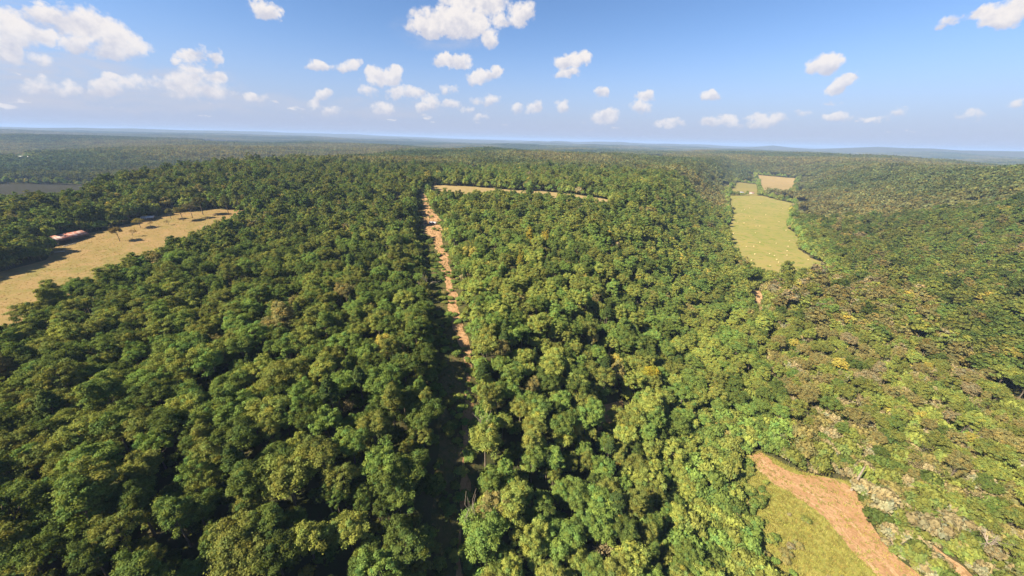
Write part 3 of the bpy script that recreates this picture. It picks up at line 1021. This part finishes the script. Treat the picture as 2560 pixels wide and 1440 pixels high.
gx = (ground_z(x + 22, y) - ground_z(x - 22, y)) / 44; gy = (ground_z(x, y + 22) - ground_z(x, y - 22)) / 44
PTS['rot'][-1] = np.array([tuple((Vector((-a_, -b_, 1)).to_track_quat('Z', 'Y').to_matrix() @ Matrix.Rotation(c_, 3, 'Z')).to_euler()) for a_, b_, c_ in zip(gx, gy, PTS['rot'][-1][:, 2])])


def mass(name, kinds_pts, label, category):
    """One object whose points each carry a copy of a source plant (the uncountable rest of the wood)."""
    co = np.concatenate(kinds_pts['co']); n = len(co)
    me = bpy.data.meshes.new(name)
    me.vertices.add(n); me.vertices.foreach_set('co', co.astype(np.float32).ravel())
    for nm, ty, arr in (('src', 'INT', np.concatenate(kinds_pts['src']).astype(np.int32)),
                        ('prot', 'FLOAT_VECTOR', np.concatenate(kinds_pts['rot']).astype(np.float32)),
                        ('pscl', 'FLOAT_VECTOR', np.concatenate(kinds_pts['scl']).astype(np.float32)),
                        ('tint', 'FLOAT_COLOR', np.c_[np.concatenate(kinds_pts['tint']), np.ones(n)].astype(np.float32))):
        a = me.attributes.new(nm, ty, 'POINT')
        a.data.foreach_set({'INT': 'value', 'FLOAT_VECTOR': 'vector', 'FLOAT_COLOR': 'color'}[ty], arr.ravel())
    o = link(name, me, None, kind='stuff', label=label, category=category)
    ng = bpy.data.node_groups.new(name + '_nodes', 'GeometryNodeTree')
    ng.interface.new_socket('Geometry', in_out='INPUT', socket_type='NodeSocketGeometry')
    ng.interface.new_socket('Geometry', in_out='OUTPUT', socket_type='NodeSocketGeometry')
    gi = ng.nodes.new('NodeGroupInput'); go = ng.nodes.new('NodeGroupOutput')
    mp = ng.nodes.new('GeometryNodeMeshToPoints')
    ip = ng.nodes.new('GeometryNodeInstanceOnPoints')
    ci = ng.nodes.new('GeometryNodeCollectionInfo')
    ci.inputs['Collection'].default_value = SRC
    ci.inputs['Separate Children'].default_value = True
    ci.inputs['Reset Children'].default_value = True

    def named(nm, ty):
        nd = ng.nodes.new('GeometryNodeInputNamedAttribute'); nd.data_type = ty; nd.inputs['Name'].default_value = nm
        return nd.outputs[0]
    L = ng.links.new
    L(gi.outputs[0], mp.inputs['Mesh']); L(mp.outputs[0], ip.inputs['Points'])
    L(ci.outputs[0], ip.inputs['Instance']); ip.inputs['Pick Instance'].default_value = True
    L(named('src', 'INT'), ip.inputs['Instance Index'])
    e2 = ng.nodes.new('FunctionNodeEulerToRotation')
    L(named('prot', 'FLOAT_VECTOR'), e2.inputs[0]); L(e2.outputs[0], ip.inputs['Rotation'])
    L(named('pscl', 'FLOAT_VECTOR'), ip.inputs['Scale'])
    L(ip.outputs[0], go.inputs[0])
    md = o.modifiers.new('wood', 'NODES'); md.node_group = ng
    return o


mass('forest', PTS, 'broadleaf forest covering the ridge, the hillsides and the far country', 'forest')

# brush in the lane and grass in the meadow
PTS = dict(co=[], src=[], rot=[], scl=[], tint=[])


def fill(poly, n, seed):
    rr = np.random.default_rng(seed)
    lo, hi = poly.min(0), poly.max(0)
    x = rr.uniform(lo[0], hi[0], n); y = rr.uniform(lo[1], hi[1], n)
    k = inside(poly, x, y)
    return x[k], y[k], rr


POLY = dict(REGIONS)
ROAD = EDGE['dirt_road']
_mleft = POLY['meadow'][:len(POLY['meadow']) // 2]
x, y, rr = fill(LANE, 12000, 3)
k = (rr.random(len(x)) < .6) & (~inside(EDGE['dirt_track'], x, y) | (rr.random(len(x)) < np.where(y < 150, .8, .17))) & (fbm2(x, y, 11, 9, 3) > .42)
x, y = x[k], y[k]
N = len(x)
tint, cls, rip = palette(x, y, rr.random(N), rr.random(N))
s_ = rr.uniform(.25, 1.0, N)
add_pts(x, y, ground_z(x, y), np.full(N, PROTO[I_SHRUB]['src']), rr.uniform(0, 6.28, N), np.stack((s_, s_, s_ * rr.uniform(.5, 1.0, N)), -1), tint)
for nm, cnt, mn in (('meadow', 9000, .0), ('lane', 16000, .0), ('pasture', 12000, 0.0)):
    x, y, rr = fill(POLY[nm], cnt, 17)
    N = len(x)
    if nm == 'meadow':
        k = ~inside(ROAD, x, y) | (rr.random(N) < .22); x, y = x[k], y[k]; N = len(x)
    base = {'meadow': (.30, .28, .075), 'lane': (.13, .13, .035), 'pasture': (.24, .17, .065)}[nm]
    tint = np.array(base) * rr.uniform(.65, 1.25, (N, 1)) * (1 + rr.normal(0, .06, (N, 3)))
    s_ = rr.uniform(.6, 1.6, N) * (.6 if nm == 'pasture' else 1.0)
    add_pts(x, y, ground_z(x, y) + .05, np.full(N, TUFT), rr.uniform(0, 6.28, N), np.stack((s_, s_, s_ * rr.uniform(.5, .9, N)), -1), tint)
# saplings creeping into the meadow, scrub on the strip beside the dirt bank
x, y, rr = fill(POLY['meadow'], 2600, 41)
dm = np.min(np.hypot(x[:, None] - _mleft[None, :, 0], y[:, None] - _mleft[None, :, 1]), 1)
k = (~inside(ROAD, x, y)) & (rr.random(len(x)) < .42 * np.exp(-(dm / 6.0) ** 2) + .016)
x, y = x[k], y[k]; N = len(x)
tint, cls, rip = palette(x, y, rr.random(N), rr.random(N))
s_ = rr.uniform(.3, .95, N)
add_pts(x, y, ground_z(x, y), np.full(N, PROTO[I_SHRUB]['src']), rr.uniform(0, 6.28, N), np.stack((s_, s_, s_ * rr.uniform(.7, 1.4, N)), -1), tint)
qq = np.array([at(a_, b_) for a_, b_ in zip(rr.uniform(2200, 2560, 420), rr.uniform(1290, 1470, 420))])
qq = qq[~is_clear(qq[:, 0], qq[:, 1])]; N = len(qq)
tint, cls, rip = palette(qq[:, 0], qq[:, 1], rr.random(N), rr.random(N))
s_ = rr.uniform(.4, 1.0, N)
add_pts(qq[:, 0], qq[:, 1], ground_z(qq[:, 0], qq[:, 1]), np.full(N, PROTO[I_SHRUB]['src']), rr.uniform(0, 6.28, N), np.stack((s_, s_, s_ * rr.uniform(.7, 1.2, N)), -1), tint)
mass('undergrowth', PTS, 'low brush and tufted grass in the lane, meadow and pasture', 'brush')

# ------------------------------------------------------------------ single trees of the open ground
def put_tree(name, label, group, pxl, s_xy, s_z, pi, tint_, rzv=0.0):
    p = at(*pxl)
    return tree(name, label, group, (p[0], p[1], float(ground_z(*p))), rzv, s_xy, s_z, PROTO[pi], tint_)


G = 'small trees scattered over the pasture'
FIELD = [((300, 603), .62, .52, 1, (.16, .12, .04), 'small brown-leaved tree standing alone in the pasture beside the barn'),
         ((332, 592), .50, .42, 9, (.17, .12, .05), 'twiggy half-bare tree next to the lone pasture tree near the barn'),
         ((352, 570), .55, .40, 2, (.20, .17, .045), 'low yellowish tree at the wood edge behind the lone pasture tree'),
         ((378, 568), .45, .38, 10, (.16, .11, .05), 'small twiggy tree right behind the low yellowish pasture tree'),
         ((422, 562), .40, .30, 9, (.15, .10, .05), 'tiny bare bush-like tree in the middle of the pasture'),
         ((428, 548), .55, .50, 7, (.13, .13, .04), 'olive tree in the pasture row, next to the grey sheds'),
         ((458, 552), .75, .62, 0, (.17, .16, .05), 'pale olive spreading tree, middle of the pasture row'),
         ((482, 546), .70, .66, 5, (.15, .13, .05), 'thin-crowned tree beside the pale olive spreading pasture tree'),
         ((508, 537), .85, .80, 1, (.11, .11, .035), 'taller olive tree standing where the pasture row meets the woods'),
         ((572, 536), .80, .85, 6, (.09, .10, .03), 'tall tree with a bare lower trunk at the pasture head'),
         ((600, 530), .75, .95, 3, (.08, .10, .03), 'slender tree at the far tip of the pasture')]
for i, (pxl, a, b, pi, tn, lab) in enumerate(FIELD):
    put_tree('pasture_tree', lab, G, pxl, a * 1.25, b * 1.25, pi, tn, i * 1.3)
put_tree('lane_tree', 'rounded dark tree with bare trunks beside the camper at the lane head', None, (1100, 556), 1.0, .85, 1, (.07, .095, .026), .4)
put_tree('lane_tree', 'slender green tree just behind the camper at the lane head', None, (1088, 540), .7, .8, 3, (.09, .105, .03), 2.0)
put_tree('yellow_tree', 'bright yellow-green tree glowing in the woods above the small dirt clearing', None, (1615, 985), .95, 1.0, 0, (.30, .27, .035), 1.0)
put_tree('yellow_tree', 'yellow tree in the woods behind the lane, taller of two together', None, (1322, 640), .8, 1.15, 3, (.30, .255, .04), .2)
put_tree('yellow_tree', 'yellow tree in the woods behind the lane, shorter of two together', None, (1362, 632), .8, 1.0, 4, (.29, .24, .045), 1.2)
put_tree('yellow_tree', 'leaning yellowish tree in front of the yellow pair beyond the lane', None, (1300, 700), .6, 1.0, 3, (.27, .24, .04), 2.2)
put_tree('yellow_tree', 'yellow-leaved tree on the hillside across from the valley field', None, (2255, 715), 1.0, .85, 2, (.26, .22, .035), 2.2)

rsd = np.random.default_rng(77)


def snag(label, base_px, H, r0, depth, spread, group=None, first=.45, lean=.04):
    (tv, tf), tips = bare_geo(rsd, H, spread, depth, r0, lean, first)
    me = mesh_from('dead_trunk', tv, tf, True)
    p = at(*base_px)
    e = bpy.data.objects.new('dead_tree', None); COL.objects.link(e)
    e.location = (p[0], p[1], float(ground_z(*p)))
    e['label'] = label; e['category'] = 'tree'
    if group: e['group'] = group
    link('trunk', me, M_grey, e)
    return e


snag('white dead tree with forked bare limbs at the lane edge', (1068, 735), 17, .32, 3, .8)
snag('tall bare grey stem standing at the lane side under pale foliage', (1197, 1130), 19, .24, 2, .5, first=.6)
snag('bare pale trunk beside the lane near the bottom of the photo', (1184, 1350), 20, .24, 2, .4, first=.6)
snag('pale bare tree with spreading white limbs by the valley creek', (2105, 985), 16, .42, 4, 1.0)
snag('grey leafless tree with fine twigs near the dirt bank', (2440, 1395), 15, .40, 4, 1.0)
snag('leafless grey-brown tree on the brushy slope above the dirt bank', (2425, 1130), 15, .36, 4, 1.1)
snag('thin dead tree leaning over the edge of the dirt road', (2225, 1375), 9, .2, 3, .7)
snag('slim dead stem standing behind the trees at the head of the meadow', (1935, 1125), 13, .2, 2, .5)
# the bare pole at the bend of the road
pb = at(2128, 1226)
pe = bpy.data.objects.new('dead_tree', None); COL.objects.link(pe)
pe.location = (pb[0], pb[1], float(ground_z(*pb)))
pe['label'] = 'straight grey bare trunk like a pole at the dirt road bend'; pe['category'] = 'tree'
tv, tf = join([tube([(0, 0, -.6), (.03, 0, 3), (.1, .05, 7), (.12, .1, 13.5)], [.5, .44, .36, .27], 9), tube([(.1, .05, 9.8), (.9, .3, 10.9)], [.1, .04], 5), tube([(.1, .05, 8.6), (-.7, .5, 9.4)], [.09, .03], 5)])
link('trunk', mesh_from('pole_trunk', tv, tf, True), M_grey, pe)


# ------------------------------------------------------------------ buildings and other made things
def box_geo(x0, x1, y0, y1, z0, z1):
    V = np.array([(x, y, z) for z in (z0, z1) for (x, y) in ((x0, y0), (x1, y0), (x1, y1), (x0, y1))], float)
    F = np.array([(3, 2, 1, 0), (4, 5, 6, 7), (0, 1, 5, 4), (1, 2, 6, 5), (2, 3, 7, 6), (3, 0, 4, 7)])
    return V, F


def prism_geo(poly, y0, y1):
    """Extrude an x-z outline of four points along y."""
    V = np.array([(px_, y0, pz_) for px_, pz_ in poly] + [(px_, y1, pz_) for px_, pz_ in poly], float)
    F = [(0, 1, 2, 3), (7, 6, 5, 4)] + [(i, i + 4, (i + 1) % 4 + 4, (i + 1) % 4) for i in range(4)]
    return V, np.array(F)


def part(name, parent, mat, *geos, smooth=False):
    return link(name, mesh_from(name, *join(list(geos)), smooth), mat, parent)


def thing(name, label, cat, loc, rzv=0.0, group=None):
    e = bpy.data.objects.new(name, None); COL.objects.link(e)
    e.location = loc; e.rotation_euler = (0, 0, rzv)
    e['label'] = label; e['category'] = cat
    if group: e['group'] = group
    return e


M_wood = simple_mat('dark_boards', (.085, .065, .05), .9, 1.2, (.14, .11, .085), spec=.1)
M_roof = simple_mat('rusted_sheet_roof', (.40, .30, .26), .6, .35, (.27, .10, .06), .40, .56, .3)
M_white = simple_mat('white_paint', (.78, .77, .74), .5)
M_maroon = simple_mat('dark_maroon', (.09, .025, .025), .45)
M_dark = simple_mat('dark_opening', (.02, .02, .022), .3)
M_greyroof = simple_mat('grey_metal_roof', (.42, .43, .45), .5, .8, (.3, .3, .31))
M_hay = simple_mat('pale_hay', (.46, .38, .19), .95, 4.0, (.38, .31, .15), spec=.05)
M_tyre = simple_mat('tyre', (.02, .02, .02), .8)


def gable_house(name, label, cat, pos, rzv, L_, Wd, wall_h, ridge_h, wall_m, roof_m, windows=2, group=None, open_side=False, over=.5):
    """Long axis along local x; the -y side carries the openings."""
    z0 = float(ground_z(pos[0], pos[1]))
    e = thing(name, label, cat, (pos[0], pos[1], z0 - .15), rzv, group)
    hl, hw, t_ = L_ / 2, Wd / 2, .15
    if open_side:
        for k in range(6):
            xk = -hl + .2 + (L_ - .4) * k / 5
            part('post', e, wall_m, box_geo(xk - .12, xk + .12, -hw, -hw + .24, 0, wall_h))
        part('front_board', e, wall_m, box_geo(-hl, hl, -hw - .05, -hw - .004, wall_h * .62, wall_h))
    else:
        part('wall', e, wall_m, box_geo(-hl, hl, -hw, -hw + t_, 0, wall_h))
        for k in range(windows):
            xk = -hl + L_ * (k + .7) / (windows + .9)
            w_ = part('window', e, M_dark, box_geo(xk - .5, xk + .5, -hw - .03, -hw - .004, 1.0, 2.1))
            part('frame', w_, M_white, box_geo(xk - .62, xk - .5, -hw - .05, -hw - .002, .9, 2.2), box_geo(xk + .5, xk + .62, -hw - .05, -hw - .002, .9, 2.2))
        xd = hl - L_ * .16
        part('door', e, M_dark, box_geo(xd - .5, xd + .5, -hw - .04, -hw - .004, .05, 2.1))
    part('wall', e, wall_m, box_geo(-hl, hl, hw - t_, hw, 0, wall_h))
    for sx in (-1, 1):
        xa, xb = (hl - t_, hl - .004) if sx > 0 else (-hl + .004, -hl + t_)
        V = np.array([(xa, -hw + t_, 0), (xa, hw - t_, 0), (xa, hw - t_, wall_h), (xa, 0, ridge_h - .1), (xa, -hw + t_, wall_h),
                      (xb, -hw + t_, 0), (xb, hw - t_, 0), (xb, hw - t_, wall_h), (xb, 0, ridge_h - .1), (xb, -hw + t_, wall_h)], float)
        F = np.array([(0, 1, 2, 2), ]) if False else None
        me = bpy.data.meshes.new('gable_wall')
        me.from_pydata([tuple(v) for v in V], [], [(0, 1, 2, 3, 4), (9, 8, 7, 6, 5), (0, 5, 6, 1), (1, 6, 7, 2), (2, 7, 8, 3), (3, 8, 9, 4), (4, 9, 5, 0)])
        link('gable_wall', me, wall_m, e)
    for sy in (-1, 1):
        slope = (ridge_h - wall_h) / hw
        ye, ze = sy * (hw + over), wall_h - slope * over
        V = np.array([(-hl - over, ye, ze), (hl + over, ye, ze), (hl + over, sy * .01, ridge_h), (-hl - over, sy * .01, ridge_h)])
        V = np.concatenate((V, V + (0, 0, .12)))
        F = np.array([(3, 2, 1, 0), (4, 5, 6, 7), (0, 1, 5, 4), (1, 2, 6, 5), (2, 3, 7, 6), (3, 0, 4, 7)])
        rf = link('roof', mesh_from('roof', V, F), roof_m, e)
        n_r = max(int(L_ / 2.2), 2)
        for k in range(n_r + 1):            # sheet joints standing proud
            xk = -hl - over + (L_ + 2 * over) * k / n_r
            xk = min(max(xk, -hl - over + .06), hl + over - .06)
            V2 = np.array([(xk - .05, ye, ze + .125), (xk + .05, ye, ze + .125), (xk + .05, sy * .02, ridge_h + .125), (xk - .05, sy * .02, ridge_h + .125)])
            V2 = np.concatenate((V2, V2 + (0, 0, .06)))
            link('sheet_joint', mesh_from('sheet_joint', V2, F), roof_m, rf)
    return e


b0, b1 = at(150, 614), at(224, 593)
mid = .5 * (b0 + b1); ang = math.atan2(b1[1] - b0[1], b1[0] - b0[0])
Lb = float(np.hypot(*(b1 - b0)))
nrm = np.array((-math.sin(ang), math.cos(ang)))
gable_house('barn', 'long low barn with a rusty red and white sheet roof by the pasture', 'barn', mid + nrm * Lb * .26, ang, Lb, Lb * .5, 4.2, 6.6, M_wood, M_roof, open_side=True)
G2 = 'sheds at the wood edge behind the pasture'
for pxl, lb, L_, rzv in (((372, 549), 'grey shed half hidden in brush at the pasture edge', 9, .5), ((428, 531), 'smaller grey shed behind the pasture trees, farther from the barn', 7, .6)):
    gable_house('shed', lb, 'shed', at(*pxl), rzv, L_, 5, 2.5, 3.7, M_wood, M_greyroof, 1, G2)
G3 = 'farm buildings beside the valley field'
for pxl, lb, L_, rzv, wm, rm in (((1803, 482), 'white farmhouse at the far corner of the valley field', 16, -.5, M_white, M_greyroof), ((1822, 484), 'low white shed next to the valley farmhouse', 11, -.4, M_white, M_white),
                                 ((1850, 483), 'dark open shed between the valley farmhouse and the pale shed', 18, -.45, M_wood, M_greyroof), ((1878, 484), 'pale low shed nearest to the tree clump in the valley', 14, -.5, M_white, M_roof)):
    gable_house('farmhouse' if 'farmhouse' in lb else 'shed', lb, 'house' if 'farmhouse' in lb else 'shed', at(*pxl), rzv, L_, 8, 3, 5, wm, rm, 3, G3)
gable_house('house', 'white house among dark trees on the distant ridge', 'house', at(1666, 401), .3, 22, 11, 7, 11, M_white, M_white, 4)
gable_house('house', 'small white-roofed house in the far glade by the white house', 'house', at(1637, 394), .2, 16, 9, 4, 6.5, M_white, M_white, 3)
G4 = 'white buildings far out in the wooded country'
gable_house('house', 'first of two far white roofs above the shaded side valley', 'house', at(53, 397), .6, 12, 8, 6, 9, M_white, M_white, 4, G4)
gable_house('house', 'second of two far white roofs, the one nearer the lane', 'house', at(76, 398), .6, 12, 8, 6, 9, M_white, M_white, 4, G4)
gable_house('shed', 'white roofed shed glimpsed through the trees beside the yard', 'shed', at(938, 519), .3, 10, 5, 2.6, 3.6, M_white, M_white, 1)


def cyl_x(r, x0, x1, seg=16, cx=0., cy_=0., cz=0.):
    an = np.linspace(0, 2 * math.pi, seg, endpoint=False)
    ring = lambda xx, rr_: np.stack((np.full(seg, xx), cy_ + rr_ * np.cos(an), cz + rr_ * np.sin(an)), -1)
    bev = min(.08, r * .12)
    R_ = [ring(x0, r * .05), ring(x0, r - bev), ring(x0 + bev, r), ring(x1 - bev, r), ring(x1, r - bev), ring(x1, r * .05)]
    V = np.concatenate(R_); F = []
    for i in range(5):
        for k in range(seg):
            k2 = (k + 1) % seg
            F.append((i * seg + k, i * seg + k2, (i + 1) * seg + k2, (i + 1) * seg + k))
    return V + np.array((cx, 0, 0)), np.array(F)


# camper and car at the lane head
cp = at(1082, 561)
e = thing('camper', 'white camper trailer with a dark red side parked on the bare lane', 'camper', (cp[0], cp[1], float(ground_z(*cp))), -.12)
hull = np.array([(-4.2, .6), (4.2, .6), (4.2, 2.9), (-3.6, 2.9)])
part('body', e, M_white, prism_geo([(-4.3, .65), (4.1, .65), (4.1, 2.95), (-3.5, 2.95)], -1.2, 1.2))
part('side_panel', e, M_maroon, box_geo(-2.6, 3.7, -1.24, -1.204, .95, 2.25))
for xk in (-1.6, 1.2):
    part('window', e, M_dark, box_geo(xk, xk + 1.3, -1.27, -1.244, 1.5, 2.1))
part('door', e, M_white, box_geo(2.7, 3.4, -1.28, -1.244, .8, 2.5))
for sy in (-1.16, 1.0):
    for xk in (-.5, .5):
        part('wheel', e, M_tyre, tuple((a[:, [1, 0, 2]] * np.array((1, 1, 1)) if a.ndim == 2 and a.shape[1] == 3 else a) for a in cyl_x(.36, sy, sy + .2, 14, 0, xk, .36)))
part('tow_bar', e, M_dark, box_geo(-5.4, -4.3, -.06, .06, .55, .68))
part('roof_vent', e, M_white, box_geo(-.4, .4, -.35, .35, 2.955, 3.15))


cp = at(1066, 560)
e = thing('car', 'dark maroon car parked next to the white camper', 'car', (cp[0], cp[1], float(ground_z(*cp))), .2)
part('body', e, M_maroon, prism_geo([(-2.2, .35), (2.2, .35), (2.2, .95), (-2.2, .9)], -.9, .9))
part('cabin', e, M_dark, prism_geo([(-1.5, .94), (1.0, .96), (.5, 1.48), (-1.1, 1.48)], -.78, .78))
part('roof', e, M_maroon, box_geo(-1.05, .45, -.76, .76, 1.485, 1.53))
for sy in (-.92, .7):
    for xk in (-1.35, 1.35):
        g = cyl_x(.33, sy, sy + .22, 14, 0, xk, .33)
        part('wheel', e, M_tyre, (g[0][:, [1, 0, 2]], g[1]))
for sy in (-.55, .55):
    part('headlight', e, M_white, box_geo(2.2, 2.23, sy - .18, sy + .18, .62, .78))

# utility pole by the camper
cp = at(1074, 556)
e = thing('utility_pole', 'thin wooden utility pole rising behind the white camper', 'pole', (cp[0], cp[1], float(ground_z(*cp))), .2)
tv, tf = tube([(0, 0, -.5), (0, 0, 5), (0, 0, 10.5)], [.17, .15, .11], 8)
part('post', e, M_bark, (tv, tf), smooth=True)
part('crossarm', e, M_bark, box_geo(-1.1, 1.1, -.2, -.1, 9.6, 9.75))
for xk in (-.95, -.4, .4, .95):
    part('insulator', e, M_greyroof, box_geo(xk - .05, xk + .05, -.19, -.11, 9.752, 9.95))

# pale logs lying beside the barn
for k, (a, b, lb) in enumerate((((158, 617), (190, 609), 'pale log lying in the grass right in front of the barn'), ((136, 632), (162, 629), 'second pale log in the tree shade below the barn'))):
    p0, p1 = at(*a), at(*b)
    q = .5 * (p0 + p1)
    ln = float(np.hypot(*(p1 - p0)))
    o = link('log', mesh_from('log', *cyl_x(.28, -ln / 2, ln / 2, 10), True), simple_mat('pale_log', (.5, .45, .36), .9, 3.0, (.38, .33, .26)), None,
             (q[0], q[1], float(ground_z(*q)) + .35))
    o.rotation_euler = (0, -math.atan2(float(ground_z(*p1) - ground_z(*p0)), ln), math.atan2(p1[1] - p0[1], p1[0] - p0[0]))
    o['label'] = lb; o['category'] = 'log'

# bales on the valley field
BALES = [(700, 620), (500, 655), (575, 665), (995, 650), (720, 703), (765, 703), (448, 790), (375, 812), (765, 900), (1118, 880), (1105, 948), (692, 945), (603, 950), (960, 910), (1092, 1003), (705, 1040), (1092, 1055), (880, 1035), (940, 1060), (665, 1115), (967, 1105), (1343, 1110), (888, 1178), (990, 1140), (548, 520), (582, 500), (640, 485), (770, 430), (710, 785), (640, 585), (835, 565), (1080, 755), (1040, 490)]
bm = mesh_from('hay_bale', *cyl_x(.85, -.75, .75, 16), True)
bm.materials.append(M_hay)
order_b = sorted(BALES, key=lambda q: -q[1])
for n_, (bx_, by_) in enumerate(order_b):
    p = at(1740 + bx_ / 4.8, 420 + by_ / 4.8)
    o = link('hay_bale', bm, None, None, (p[0], p[1], float(ground_z(*p)) + .9))
    o.rotation_euler = (0, 0, n_ * 1.9)
    s_ = .72 + .3 * ((n_ * 7) % 5) / 5
    o.scale = (s_, s_, s_)
    sd = 'lane-side half' if bx_ < 760 else 'hill-side half'
    o['label'] = f'small pale bale on the valley field, {sd}, {ordinal(n_ + 1)} counted from the near end'
    o['category'] = 'hay bale'; o['group'] = 'pale bales dotting the valley field'

# ------------------------------------------------------------------ haze
hz = link('haze', mesh_from('haze', *box_geo(-31000, 31000, -2900, 33000, float(HH.min()) - 2, 0)), None, kind='stuff')
top = max(float(HH.max()) + 30, CAM_Z + 8)
co = np.empty(24, np.float32); hz.data.vertices.foreach_get('co', co); co = co.reshape(8, 3)
co[4:, 2] = top
hz.data.vertices.foreach_set('co', co.ravel())
hm, t = new_mat('haze_air')
pv = t.n('ShaderNodeVolumePrincipled')
pv.inputs['Color'].default_value = (.36, .52, .84, 1)
pv.inputs['Density'].default_value = 8.5e-5
pv.inputs['Anisotropy'].default_value = 0.0
t.n('ShaderNodeOutputMaterial', i_Volume=pv.outputs[0])
hz.data.materials.append(hm)
hz['label'] = 'pale blue air haze over the far country'
